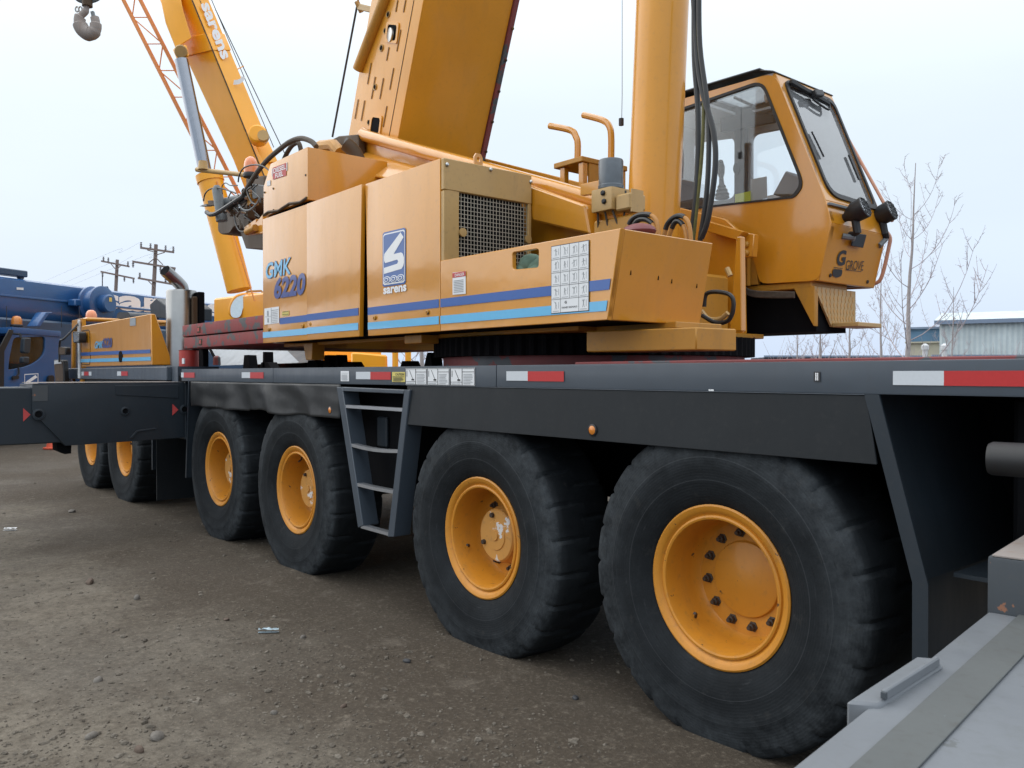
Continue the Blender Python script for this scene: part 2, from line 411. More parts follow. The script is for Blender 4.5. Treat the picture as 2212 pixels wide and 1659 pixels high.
def rubber():
    m, n, l, p = nodes_of('tyre_rubber')
    tc = n.new('ShaderNodeTexCoord').outputs['Object']
    c = mixc(n, l, ramp(n, l, noise_tex(n, l, tc, 2.6, 6, .65), .35, .72), (.008, .010, .012), (.021, .025, .029))
    mp = n.new('ShaderNodeMapping'); mp.inputs['Scale'].default_value = (1, 0, 1); l.new(tc, mp.inputs[0])
    ln = n.new('ShaderNodeVectorMath'); ln.operation = 'LENGTH'; l.new(mp.outputs[0], ln.inputs[0])
    band = ramp(n, l, ln.outputs['Value'], .50, .62); edge = ramp(n, l, ln.outputs['Value'], .703, .685); mu = n.new('ShaderNodeMath'); mu.operation = 'MULTIPLY'; l.new(band, mu.inputs[0]); l.new(edge, mu.inputs[1])
    m2 = n.new('ShaderNodeMath'); m2.operation = 'MULTIPLY'; l.new(mu.outputs[0], m2.inputs[0]); l.new(ramp(n, l, noise_tex(n, l, tc, 11, 7, .72), .36, .70, .05, .85), m2.inputs[1])
    c = mixc(n, l, m2.outputs[0], c, (.060, .069, .077))              # scuffed, dusty outer sidewall
    c = mixc(n, l, ramp(n, l, noise_tex(n, l, tc, 16, 6, .7), .58, .80, 0, .5), c, (.055, .054, .050))
    l.new(c, p.inputs['Base Color']); p.inputs['Roughness'].default_value = .75; p.inputs['Specular IOR Level'].default_value = .16
    sp_ = n.new('ShaderNodeSeparateXYZ'); l.new(tc, sp_.inputs[0])
    at2 = n.new('ShaderNodeMath'); at2.operation = 'ARCTAN2'; l.new(sp_.outputs['Z'], at2.inputs[0]); l.new(sp_.outputs['X'], at2.inputs[1])
    rs2 = n.new('ShaderNodeMath'); rs2.operation = 'MULTIPLY'; rs2.inputs[1].default_value = 34; l.new(ln.outputs['Value'], rs2.inputs[0])
    as2 = n.new('ShaderNodeMath'); as2.operation = 'MULTIPLY'; as2.inputs[1].default_value = 2.4; l.new(at2.outputs[0], as2.inputs[0])
    cv = n.new('ShaderNodeCombineXYZ'); l.new(rs2.outputs[0], cv.inputs[0]); l.new(as2.outputs[0], cv.inputs[1])
    sc1 = noise_tex(n, l, cv.outputs[0], 1.6, 6, .7)
    c2 = mixc(n, l, ramp(n, l, sc1, .60, .80, 0, .55), c, (.075, .082, .088))                # kerb scuffs running round the sidewall
    c2 = mixc(n, l, ramp(n, l, sc1, .42, .28, 0, .7), c2, (.006, .007, .008))
    for r_ in (.462, .561):                                                                  # moulding lines
        dr = n.new('ShaderNodeMath'); dr.operation = 'COMPARE'; dr.inputs[1].default_value = r_; dr.inputs[2].default_value = .0016; l.new(ln.outputs['Value'], dr.inputs[0])
        dm = n.new('ShaderNodeMath'); dm.operation = 'MULTIPLY'; dm.inputs[1].default_value = .28; l.new(dr.outputs[0], dm.inputs[0])
        c2 = mixc(n, l, dm.outputs[0], c2, (.085, .092, .10))
    l.new(c2, p.inputs['Base Color'])
    rg = n.new('ShaderNodeMath'); rg.operation = 'SINE'; rm = n.new('ShaderNodeMath'); rm.operation = 'MULTIPLY'; rm.inputs[1].default_value = 520; l.new(ln.outputs['Value'], rm.inputs[0]); l.new(rm.outputs[0], rg.inputs[0])
    b0 = n.new('ShaderNodeBump'); b0.inputs['Strength'].default_value = .10; b0.inputs['Distance'].default_value = .002; l.new(rg.outputs[0], b0.inputs['Height'])
    bn = n.new('ShaderNodeBump'); bn.inputs['Strength'].default_value = .35; bn.inputs['Distance'].default_value = .005; l.new(b0.outputs[0], bn.inputs['Normal'])
    l.new(noise_tex(n, l, tc, 60, 5), bn.inputs['Height']); l.new(bn.outputs[0], p.inputs['Normal'])
    return m
M['rubber'] = rubber()
def dirt():
    m, n, l, p = nodes_of('yard_dirt')
    tc = n.new('ShaderNodeTexCoord').outputs['Object']
    big = noise_tex(n, l, tc, .55, 6, .6); mid = noise_tex(n, l, tc, 3.6, 7, .66); fine = noise_tex(n, l, tc, 45, 5, .7); grit = noise_tex(n, l, tc, 150, 3, .6)
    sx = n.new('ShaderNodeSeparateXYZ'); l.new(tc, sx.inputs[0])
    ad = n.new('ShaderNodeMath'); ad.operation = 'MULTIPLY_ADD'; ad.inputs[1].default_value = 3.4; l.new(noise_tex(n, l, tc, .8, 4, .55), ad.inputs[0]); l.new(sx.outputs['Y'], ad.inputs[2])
    far_dark = ramp(n, l, ad.outputs[0], 3.0, 4.0)                     # dirt turns darker towards the crane and beyond, along a noisy edge
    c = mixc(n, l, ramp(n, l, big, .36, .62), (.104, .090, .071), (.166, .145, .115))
    c = mixc(n, l, far_dark, c, (.070, .056, .041))
    clod = noise_tex(n, l, tc, 15, 8, .74)
    c = mixc(n, l, ramp(n, l, clod, .50, .34, 0, .75), c, (.052, .041, .030))
    c = mixc(n, l, ramp(n, l, clod, .56, .72, 0, .6), c, (.25, .218, .175))
    c = mixc(n, l, ramp(n, l, mid, .46, .70, 0, .60), c, (.066, .052, .038))
    c = mixc(n, l, ramp(n, l, mid, .42, .28, 0, .35), c, (.23, .20, .165))
    c = mixc(n, l, ramp(n, l, fine, .53, .70, 0, .45), c, (.25, .215, .17))
    c = mixc(n, l, ramp(n, l, fine, .46, .30, 0, .5), c, (.045, .038, .031))
    c = mixc(n, l, ramp(n, l, grit, .45, .32, 0, .55), c, (.035, .030, .025))
    l.new(c, p.inputs['Base Color'])
    l.new(ramp(n, l, big, .38, .6, .72, .95), p.inputs['Roughness'])
    p.inputs['Specular IOR Level'].default_value = .3
    b1 = n.new('ShaderNodeBump'); b1.inputs['Strength'].default_value = .45; b1.inputs['Distance'].default_value = .025
    b2 = n.new('ShaderNodeBump'); b2.inputs['Strength'].default_value = .55; b2.inputs['Distance'].default_value = .008
    l.new(clod, b1.inputs['Height']); l.new(fine, b2.inputs['Height']); l.new(b1.outputs[0], b2.inputs['Normal']); l.new(b2.outputs[0], p.inputs['Normal'])
    return m
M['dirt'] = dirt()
def stone_mat(name, c0, c1):
    m, n, l, p = nodes_of(name)
    tc = n.new('ShaderNodeTexCoord').outputs['Object']
    c = mixc(n, l, ramp(n, l, noise_tex(n, l, tc, 9, 3), .3, .7), c0, c1)
    c = mixc(n, l, ramp(n, l, noise_tex(n, l, tc, 90, 4), .4, .7, 0, .5), c, tuple(x * .6 for x in c0))
    l.new(c, p.inputs['Base Color']); p.inputs['Roughness'].default_value = .85
    return m
M['gravel'] = stone_mat('gravel_stone', (.060, .049, .037), (.21, .185, .15))
M['stone'] = stone_mat('loose_stone', (.11, .10, .088), (.22, .20, .175))
M['stone_brown'] = stone_mat('brown_stone', (.085, .060, .045), (.15, .11, .085))

# ------------------------------------------------------------------ ground
def gz(x, y):
    f = math.exp(-((x + 5) ** 2 + (y - 2) ** 2) / 900)
    h = noise.noise(Vector((x * .35, y * .35, 0))) * .03 + noise.noise(Vector((x * 1.4, y * 1.4, 3))) * .016 + noise.noise(Vector((x * 5, y * 5, 7))) * .006
    h *= f
    if 2.4 < y < 3.8 and -14 < x < -1:
        for xw in (-2.224, -3.909, -6.379, -8.065, -11.26, -12.92): h += .030 * math.exp(-((x - xw) / .42) ** 2 - ((y - 3.1) / .26) ** 2)
    return h
def axis_coords(lo, hi, far0, far1, step):
    c = []; x = lo
    while x <= hi: c.append(x); x += step
    s = step; x = lo
    while x > far0: s *= 1.35; x -= s; c.insert(0, x)
    s = step; x = c[-1]
    while x < far1: s *= 1.35; x += s; c.append(x)
    return c
gx, gy = axis_coords(-16, 1, -900, 700, .10), axis_coords(-.5, 6, -600, 1100, .10)
g = MB()
g.v = [(x, y, gz(x, y)) for x in gx for y in gy]
ny = len(gy)
g.f = [(i * ny + j, (i + 1) * ny + j, (i + 1) * ny + j + 1, i * ny + j + 1) for i in range(len(gx) - 1) for j in range(ny - 1)]
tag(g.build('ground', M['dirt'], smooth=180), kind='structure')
def pebble(mb, c, r, rng):
    t = (1 + 5 ** .5) / 2
    V = [(-1, t, 0), (1, t, 0), (-1, -t, 0), (1, -t, 0), (0, -1, t), (0, 1, t), (0, -1, -t), (0, 1, -t), (t, 0, -1), (t, 0, 1), (-t, 0, -1), (-t, 0, 1)]
    Fc = [(0, 11, 5), (0, 5, 1), (0, 1, 7), (0, 7, 10), (0, 10, 11), (1, 5, 9), (5, 11, 4), (11, 10, 2), (10, 7, 6), (7, 1, 8), (3, 9, 4), (3, 4, 2), (3, 2, 6), (3, 6, 8), (3, 8, 9), (4, 9, 5), (2, 4, 11), (6, 2, 10), (8, 6, 7), (9, 8, 1)]
    a = rng.uniform(0, 6.28); ca, sa = math.cos(a), math.sin(a); sx, sy, sz = rng.uniform(.7, 1.3), rng.uniform(.5, .9), rng.uniform(.35, .75)
    vs = []
    for v in V:
        j = rng.uniform(.78, 1.15) / 1.9
        x, y, z = v[0] * sx * j, v[1] * sy * j, v[2] * sz * j
        vs.append((c[0] + (x * ca - y * sa) * r, c[1] + (x * sa + y * ca) * r, c[2] + z * r))
    mb.add(vs, Fc)
rng = random.Random(3)
gm = MB(); k = 0
while k < 3200:
    u, v = rng.uniform(-120, 2100), 1000 + 700 * rng.random() ** .8
    P0 = at(u, v, Z=0)
    if P0.y > 3.6 or P0.x < -16 or noise.noise(Vector((P0.x * .8, P0.y * .8, 11))) + rng.uniform(-.30, .50) < .15: continue
    r = min(.0025 + .0034 * rng.paretovariate(2.1), .022)
    pebble(gm, (P0.x, P0.y, gz(P0.x, P0.y) + r * .1), r, rng); k += 1
tag(gm.build('gravel', M['gravel'], smooth=0), 'small loose gravel strewn over the dirt yard', 'gravel', kind='stuff')
for i, (u, v, s, mt, lb) in enumerate([
        (195, 1262, .050, 'stone_brown', 'brown rounded stone alone on the dirt, left of the wheels'),
        (296, 1297, .036, 'stone', 'small pale stone right of the brown rounded stone'),
        (155, 1106, .06, 'stone', 'grey stone near the left edge below the outrigger'),
        (878, 1424, .028, 'ink', 'black lump of dirt in front of the third tyre'),
        (1243, 1510, .024, 'ink', 'black lump of dirt between the two biggest tyres'),
        (742, 1528, .022, 'stone_brown', 'small brown stone below the second wheel, near the bottom'),
        (213, 1475, .030, 'stone', 'pale stone in the cluster at the lower left'),
        (198, 1602, .034, 'stone', 'pale stone at the very bottom left'),
        (338, 1603, .040, 'stone', 'flat pale stone, larger of the pair at the bottom edge'),
        (300, 1632, .030, 'stone_brown', 'dark wedge stone at the bottom edge'),
        (490, 1340, .026, 'stone_brown', 'reddish stone right of the litter, middle ground'),
        (655, 1378, .022, 'stone', 'round grey stone just right of the flattened litter'),
        (592, 1543, .022, 'stone', 'grey stone under the flattened litter, low in the picture')]):
    P0 = at(u, v, Z=0); mb = MB(); pebble(mb, (0, 0, 0), s, random.Random(i + 40))
    o = mb.build('stone', M[mt], smooth=60)
    bm = bmesh.new(); bm.from_mesh(o.data); bmesh.ops.subdivide_edges(bm, edges=bm.edges, cuts=1, use_grid_fill=True, smooth=.6); bm.to_mesh(o.data); bm.free(); o.data.shade_smooth()
    o.location = (P0.x, P0.y, gz(P0.x, P0.y) + s * .2)
    tag(o, lb, 'stone', 'loose stones on the dirt')
def litter(name, u, v, L, Wd, mat, lb):
    P0 = at(u, v, Z=0); mb = MB(); n = 8; r2 = random.Random(int(u))
    vs = [(L * (i / n - .5), Wd * (j / 3 - .5) * (1 - .5 * abs(i / n - .5)), .012 + r2.uniform(0, .014)) for i in range(n + 1) for j in range(4)]
    mb.add(vs, [(i * 4 + j, i * 4 + 4 + j, i * 4 + 5 + j, i * 4 + 1 + j) for i in range(n) for j in range(3)])
    mb.add([(x, y, 0.001) for x, y, z in vs], [(i * 4 + j, i * 4 + 1 + j, i * 4 + 5 + j, i * 4 + 4 + j) for i in range(n) for j in range(3)])
    o = mb.build(name, mat, smooth=20); o.location = (P0.x, P0.y, gz(P0.x, P0.y) + .004); o.rotation_euler.z = rad(55)
    return tag(o, lb, 'litter')
M['foil'] = plain('crumpled_wrapper', (.36, .47, .53), .3, .2, var=.35, scale=25)
litter('flattened_bottle', 580, 1366, .125, .035, M['foil'], 'flattened pale blue plastic bottle lying on the dirt')
litter('paper_scrap', 22, 1144, .13, .05, M['white'], 'white scrap of paper on the dirt at the far left')

# ------------------------------------------------------------------ the main crane: carrier
YS, YF, YC = 2.97, 5.93, 4.45
crane = thing('mobile_crane', 'large yellow six-axle mobile crane with slate carrier and operator cab, filling the picture', 'crane', (-6.5, YC, 0))
frame_p = B(-13.6, -.55, 3.95, 4.95, .82, 1.60).build('chassis_frame', M['dark'], crane, .02)
deck = B(-9.0, -.35, YS + .02, YF - .02, 1.60, 1.655).build('deck', M['deck_red'], crane)
xj = [-8.96, at(590, 810, Y=YS).x, at(1072, 810, Y=YS).x, -.35]
for i in range(3):
    B(xj[i] + .0025, xj[i + 1] - .0025, YS, YS + .05, 1.545, 1.668).build('side_rail', M['rail_grey'], crane, .006, seg=2)
B(-8.96, -.35, YF - .05, YF, 1.545, 1.668).build('side_rail', M['rail_grey'], crane, .006)
B(-3.2, -.4, YS + .14, YS + .18, 1.655, 1.682).build('deck_kick_strip', M['deck_red'], crane, .004)
B(-3.0, -.4, YS + .75, YS + .80, 1.655, 1.690).build('deck_kick_strip', M['slate'], crane, .004)
RAIL0 = [o for o in COL.objects if o.name.startswith('side_rail')]
def on_rail(x0, x1, y0, y1, name, mat, k=None):      # sticker on the rail between picture columns, heights in metres
    a, b = at(x0, 810, Y=YS).x, at(x1, 810, Y=YS).x
    idx = 0 if a < xj[1] else 1 if a < xj[2] else 2
    return decal(name, [(a, YS, y0), (b, YS, y0), (b, YS, y1), (a, YS, y1)], M[mat], RAIL0[idx], (0, -.003, 0))
for a, b, c in ((392, 397.5, 421), (523, 541, 570), (770, 801, 845), (1095, 1141, 1219)):
    on_rail(a, b, 1.582, 1.634, 'reflective_tape', 'reflect_white'); on_rail(b, c, 1.580, 1.633, 'reflective_tape', 'reflect_red')
on_rail(1930, 2040, 1.580, 1.630, 'reflective_tape', 'reflect_white'); on_rail(2040, 2430, 1.579, 1.630, 'reflective_tape', 'reflect_red')
def print_lines(base, rows, mat='ink_grey', parent=None):
    """grey lines of unreadable small print: (x0, x1, z, h)"""
    mb = MB()
    for a, b, z, h in rows: mb.box(a, b, base - .0062, base - .0052, z - h / 2, z + h / 2)
    return tag(mb.build('small_print', M[mat], parent, smooth=0), kind='stuff')
def rail_placard(x0, x1, z0, z1, kind):
    o = on_rail(x0, x1, z0, z1, 'placard', 'sticker_yellow' if kind == 'caution' else 'white')
    a, b = at(x0, 810, Y=YS).x, at(x1, 810, Y=YS).x; w, h = b - a, z1 - z0; pr = o.parent
    if kind == 'caution':
        lettering('caution_word', 'CAUTION', (a + w * .28, YS - .0058, z1 - h * .36), (b - w * .06, YS - .0058, z1 - h * .36), (a + w * .28, YS - .0058, z1 - h * .12), M['ink'], pr, .02)
        print_lines(YS, [(a + w * .06, b - w * .06, z1 - h * .48, h * .05)] + [(a + w * .1, b - w * r_, z0 + h * (.1 + .1 * i), h * .045) for i, r_ in enumerate((.3, .12, .1, .2))], 'ink', pr)
    elif kind == 'chart':
        pan = [(a + w * .01, a + w * .02, (z0 + z1) / 2, h * .94), (b - w * .02, b - w * .01, (z0 + z1) / 2, h * .94), (a + w * .01, b - w * .01, z1 - h * .03, h * .02), (a + w * .01, b - w * .01, z0 + h * .03, h * .02),
               (a + w * .485, a + w * .5, (z0 + z1) / 2, h * .94), (a + w * .5, b - w * .02, z1 - h * .22, h * .025), (a + w * .02, a + w * .49, z0 + h * .2, h * .02)]
        print_lines(YS, pan, 'ink', pr)
        print_lines(YS, [(a + w * .55, b - w * random.uniform(.07, .18), z0 + h * (.12 + .085 * i), h * .03) for i in range(7)] + [(a + w * .06, a + w * .42, z0 + h * .1, h * .03)], 'ink_grey', pr)
        mb = MB(); mb.bar((a + w * .2, YS - .0055, z1 - h * .12), (a + w * .36, YS - .0055, z0 + h * .34), .001, h * .03); mb.box(a + w * .3, a + w * .42, YS - .006, YS - .005, z0 + h * .27, z0 + h * .36)
        mb.box(a + w * .07, a + w * .085, YS - .006, YS - .005, z0 + h * .5, z1 - h * .15); mb.build('crane_pictogram', M['ink'], pr, smooth=0)
    else:
        print_lines(YS, [(a + w * .1, b - w * .1, z1 - h * .2, h * .03)] + [(a + w * .12, b - w * random.uniform(.12, .3), z0 + h * (.12 + .1 * i), h * .04) for i in range(6)], 'ink_grey', pr)
rail_placard(737, 755, 1.566, 1.640, 'note'); rail_placard(848, 876, 1.566, 1.632, 'caution')
rail_placard(877, 923, 1.549, 1.655, 'chart'); rail_placard(924, 972, 1.549, 1.655, 'chart'); rail_placard(974, 1027, 1.549, 1.655, 'chart')
# little ladder pictogram
o = on_rail(1759, 1773, 1.590, 1.628, 'pictogram', 'ink'); a, b = at(1759, 810, Y=YS).x, at(1773, 810, Y=YS).x; w = b - a
mb = MB().box(a + w * .28, a + w * .40, YS - .006, YS - .005, 1.594, 1.624).box(a + w * .6, a + w * .72, YS - .006, YS - .005, 1.594, 1.624)
for i in range(5): mb.box(a + w * .4, a + w * .6, YS - .006, YS - .005, 1.596 + i * .0057, 1.5985 + i * .0057)
mb.build('pictogram_mark', M['white_paint'], o.parent, smooth=0)
on_rail(1532, 1543, 1.546, 1.553, 'label_tag', 'white')

# fenders
xa, xb = at(880, 845, Y=YS).x, at(1872, 853, Y=YS).x
fen = MB().prism([(xa, YS - .012, 1.29), (xb + .045, YS - .012, 1.29), (xb, YS - .002, 1.541), (xa, YS - .002, 1.541)], (0, .012, 0)).build('fender', M['black_plate'], crane, .002)
B(xa, xb, YS - .006, YS + .05, 1.5415, 1.5445).build('fender_lip', M['rail_grey'], fen, .001)
def marker_lamp(u, v, parent, Y):
    c = at(u, v, Y=Y); 
    r = MB().lathe([(.030, .0), (.030, -.006), (.023, -.009), (.023, -.004)], c, (0, 1, 0), 24, False).build('lamp_rim', M['black'], parent)
    MB().lathe([(.023, .0), (.022, -.008), (.012, -.013), (0, -.014)], c, (0, 1, 0), 20, False).build('marker_lamp', M['amber'], parent)
marker_lamp(1281, 929, fen, YS - .010)
xa, xb = at(412, 850, Y=YS).x, at(736, 870, Y=YS).x
mb = MB(); nx, nz = 90, 14
def dent(s, t):
    d = .010 * math.sin(s * 31) * (.3 + t) + .012 * noise.noise(Vector((s * 9, t * 2.5, 1)))
    for c0, w0, a0 in ((.58, .045, -.05), (.40, .05, .028), (.72, .05, .03), (.80, .03, -.025), (.30, .06, -.015)):
        d += a0 * math.exp(-((s - c0 - .06 * t) / w0) ** 2) * (.25 + .9 * t)
    return d
for i in range(nx + 1):
    for j in range(nz + 1):
        s, t = i / nx, j / nz
        zb = 1.29 + .018 * noise.noise(Vector((s * 8, 0, 5))) + (.012 if .45 < s < .62 else 0)
        mb.v.append((xa + (xb - xa) * s, YS + .002 + dent(s, t) * .8, 1.541 + (zb - 1.541) * t))
mb.f = [(i * (nz + 1) + j, (i + 1) * (nz + 1) + j, (i + 1) * (nz + 1) + j + 1, i * (nz + 1) + j + 1) for i in range(nx) for j in range(nz)]
M['fender_bent'] = paint('scuffed_fender', (.019, .021, .023), .5, .05, spec=.35, dirty=.5, dirt=(.05, .05, .05), chip=(.06, .06, .06), chips=.0, chip_scale=8)
fen2 = mb.build('fender', M['fender_bent'], crane, smooth=180)
fen2['label'] = 'crumpled dark fender over the two left wheels'
sm = fen2.modifiers.new('thick', 'SOLIDIFY'); sm.thickness = .006; sm.offset = 0
marker_lamp(714, 886, fen2, YS - .002)
# far fenders
B(-5.4, -1.6, YF - .025, YF - .012, 1.29, 1.545).build('fender', M['black_plate'], crane)
B(-8.8, -6.2, YF - .025, YF - .012, 1.29, 1.545).build('fender', M['black_plate'], crane)

# boarding ladder
YL = YS - .02
lad = MB()
def lp(u, v, dy=0): p = at(u, v, Y=YL); return Vector((p.x, YL + dy, p.z))
lad.prism([lp(727, 836), lp(739, 836), lp(784, 1136), lp(773, 1140)], (0, .13, 0))
lad.prism([lp(873, 842), lp(885, 842), lp(851, 1160), lp(837, 1160)], (0, .13, 0))
lad.prism([lp(739, 836), lp(873, 842), lp(872, 851), lp(740, 845)], (0, .13, 0))
lad = lad.build('boarding_ladder', M['rail_grey'], crane, .004)
for (u0, v0), (u1, v1), sag in (((741, 879), (871, 884), .0), ((756, 964), (860, 972), .014), ((769, 1050), (852, 1060), .004), ((778, 1140), (838, 1152), .0)):
    a, b = lp(u0, v0, .03), lp(u1, v1, .03); a.z = b.z = (a.z + b.z) / 2
    pts = [lerp(a, b, t / 6) - Vector((0, 0, sag * math.sin(math.pi * t / 6))) for t in range(7)]
    mb = MB()
    for i in range(6): mb.bar(pts[i], pts[i + 1], .05, .022)
    mb.build('rung', M['rung'], lad, 0)
B(at(760, 900, Y=3.2).x, at(880, 900, Y=3.2).x, 3.2, 3.9, .75, 1.5).build('battery_box', M['dark'], crane, .02)
q = at(828, 930, Y=3.19); B(q.x - .06, q.x + .07, 3.17, 3.2, q.z - .12, q.z + .1).build('control_box', M['slate'], crane, .01)

# mudguard plates that close the wheel arches
def mudguard(prof, y0, y1, wf, mat='slate', name='mudguard'):
    mb = MB()
    for i in range(len(prof) - 1):
        (x0, z0), (x1, z1) = prof[i], prof[i + 1]
        mb.add([(x0, y0, z0), (x1, y0, z1), (x1, y1, z1), (x0, y1, z0), (x0 + .012, y0, z0), (x1 + .012, y0, z1), (x1 + .012, y1, z1), (x0 + .012, y1, z0)],
               [(0, 1, 2, 3), (4, 7, 6, 5), (0, 4, 5, 1), (1, 5, 6, 2), (2, 6, 7, 3), (3, 7, 4, 0)])
        mb.add([(x0 - .003, y0 - .006, z0), (x0 + wf, y0 - .006, z0), (x1 + wf, y0 - .006, z1), (x1 - .003, y0 - .006, z1), (x0 - .003, y0 + .004, z0), (x0 + wf, y0 + .004, z0), (x1 + wf, y0 + .004, z1), (x1 - .003, y0 + .004, z1)],
               [(0, 1, 2, 3), (4, 7, 6, 5), (0, 4, 5, 1), (1, 5, 6, 2), (2, 6, 7, 3), (3, 7, 4, 0)])
    return mb.build(name, M[mat], crane, smooth=20)
p0, p1, p2 = at(1870, 856, Y=YS), at(1974, 1258, Y=YS), at(1974, 1440, Y=YS)
mudguard([(p0.x, 1.545), (p1.x, p1.z), (p2.x, p2.z - .1)], YS, YS + 1.0, .052)
p0, p1 = at(408, 850, Y=YS), at(403, 1032, Y=YS)
mudguard([(p0.x, 1.545), (p1.x - .02, p1.z)], YS, YS + .85, .025)
# carrier tail behind the last wheels, dark and cluttered
B(-1.15, -.4, 3.3, 5.6, .75, 1.54).build('tail_frame', M['dark'], crane, .02)
c0 = at(2136, 990, Y=2.78); 
MB().lathe([(.0, 0), (.046, 0), (.052, .012), (.052, .75), (.04, .76), (0, .76)], (c0.x, c0.y, c0.z), (1, .16, 0), 28).build('air_tank', M['black'], crane)
B(at(2060, 1260, Y=3.1).x, -.5, 3.1, 3.6, .90, .915).build('step_plate', M['slate'], crane)

# ------------------------------------------------------------------ wheels
def tyre_mesh(seed):
    N = 216; R = random.Random(seed)
    half = [(.338, .030), (.350, .006), (.372, -.014), (.41, -.032), (.452, -.043), (.460, -.0455), (.468, -.0450), (.500, -.051), (.545, -.0525), (.558, -.0545), (.566, -.0515), (.610, -.045), (.650, -.039), (.680, -.028), (.697, -.008), (.704, .030), (.706, .120), (.708, .185)]
    prof = half + [(r, .37 - h) for r, h in half[::-1]]
    mb = MB(); m = len(prof)
    for r, h in prof:
        for k in range(N):
            rr = r; hh = h; s = 0 if h < .185 else 4
            ph = (k + s) % 9
            if r > .66:
                gd = .014 if ph in (0,) else 0
                if .10 < h < .27 and ph not in (0,): gd *= .5
                rr = r - gd * min(1, (r - .655) / .03)
                if r < .69: hh += (.010 if h < .185 else -.010) * (1 if gd else 0)
            a = 2 * math.pi * k / N
            mb.v.append((math.cos(a) * rr, hh, math.sin(a) * rr))
    mb.f = [(i * N + k, i * N + (k + 1) % N, (i + 1) * N + (k + 1) % N, (i + 1) * N + k) for i in range(m - 1) for k in range(N)]
    return mb
RIM = [(.338, .045), (.346, .030), (.353, .016), (.354, -.004), (.346, -.009), (.330, -.004), (.318, .004), (.313, .013), (.308, .015), (.305, .006), (.297, .003), (.289, .006), (.284, .020), (.281, .045), (.277, .07), (.274, .16), (.266, .205), (.250, .222)]
wheel_parts = {}
def make_wheel(kind):
    if kind == 'flat':
        prof = RIM + [(.172, .224), (.168, .220), (.166, .210), (.160, .207), (.06, .207), (.055, .205), (0, .205)]
    else:
        prof = RIM + [(.180, .224), (.172, .222)]
    w = MB().lathe(prof, n=72, close=False).build('wheel', M['rim_yellow'], None, smooth=40)
    parts = [tyre_mesh(1).build('tyre', M['rubber'], w, smooth=32)]
    if kind == 'hub':
        parts.append(MB().lathe([(.178, .225), (.170, .170), (.158, .150), (.155, .122), (.146, .112), (.088, .112), (.084, .106), (.030, .106), (.028, .098), (0, .098)], n=48, close=False).build('hub_cap', M['hub'], w))
        nn, rr, yy = 10, .205, .222
    else:
        nn, rr, yy = 12, .208, .224
    for i in range(nn):
        a = 2 * math.pi * (i + .3) / nn
        c = Vector((math.cos(a) * rr, yy, math.sin(a) * rr))
        parts.append(MB().lathe([(.024, 0), (.024, -.004), (.017, -.006), (.017, -.024), (.010, -.026), (.010, -.040), (0, -.040)], c, (0, 1, 0), 6).build('lug_nut', M['nut'], w, smooth=20))
    if kind == 'hub':
        for a in (2.2, 4.0): parts.append(MB().lathe([(.016, 0), (.014, -.018), (0, -.018)], (math.cos(a) * .12, .112, math.sin(a) * .12), (0, 1, 0), 6).build('drain_plug', M['nut'], w, smooth=20))
    parts.append(MB().tube([(-.19, .10, -.19), (-.175, .085, -.17), (-.165, .06, -.16)], .007, 6).build('valve_stem', M['nut'], w))
    wheel_parts[kind] = parts
    return w
M['hub'] = paint('chipped_hub', (.56, .27, .06), .45, .1, dirty=.4, chip=(.62, .60, .58), chips=.10, chip_scale=11)
M['nut'] = plain('rusty_nut', (.07, .055, .045), .6, .5, var=.4, scale=60)
proto = {'flat': make_wheel('flat'), 'hub': make_wheel('hub')}
used = set()
def place_wheel(kind, x, y, z, rz, spin):
    p = proto[kind]
    if kind in used:
        w = p.copy(); COL.objects.link(w)
        for c in wheel_parts[kind]:
            d = c.copy(); COL.objects.link(d); d.parent = w
    else:
        w = p; used.add(kind)
    attach(w, crane)
    w.location = (x, y, z); w.rotation_euler = (0, spin, rz)
    return w
AX = [(-2.18, .705, 'flat', 0), (-3.832, .668, 'hub', .4), (-6.253, .688, 'hub', 2.0), (-7.905, .712, 'hub', 2.6), (-11.04, .70, 'hub', 1.2), (-12.67, .70, 'hub', .7)]
YW = YS + .06; KW = YW / YS
for x, z, kd, sp in AX:
    x, z = x * KW, 1.62 - (1.62 - z) * KW
    place_wheel(kd, x, YW, z, 0, sp).scale = (KW, 1, KW)
    place_wheel('hub', x, YF - .06, z, math.pi, sp)
    MB().tube([(x, YW + .24, z), (x, YF - .30, z)], .11, 12).build('axle', M['dark'], crane)
    B(x - .22, x + .22, 3.45, 3.9, z + .05, 1.3).build('suspension_strut', M['dark'], crane, .02)
# ------------------------------------------------------------------ front outrigger, pulled out towards the camera side
XO = -8.93
def oz(a, b): return az('1', a, b, X=XO)
slv = [oz(1150, 890), oz(195, 905), oz(195, 1085), oz(400, 1275), oz(1150, 1236)]
sleeve_y = [p.y for p in slv]
prof = [(2.99, 1.535), (slv[1].y, 1.520), (slv[1].y, 1.26), (slv[3].y, .925), (2.99, .95)]
sleeve = MB().prism([(XO, y, z) for y, z in prof], (-.62, 0, 0)).build('outrigger_sleeve', M['slate'], crane, .012, seg=2)
inner = B(XO - .585, XO - .035, -1.35, slv[1].y + .35, .955, 1.492).build('outrigger_beam', M['slate'], crane, .01)
sleeve['label'] = 'slate outrigger sleeve pulled out past the left fender'
MB().lathe([(.085, .1), (.085, 1.55), (0, 1.55)], (XO - .31, -1.2, 0), (0, 0, 1), 20).build('jack_cylinder', M['slate'], inner)
MB().lathe([(.3, .0), (.3, .05), (.12, .1), (0, .1)], (XO - .31, -1.2, .01), (0, 0, 1), 28).build('jack_pad', M['slate'], inner)
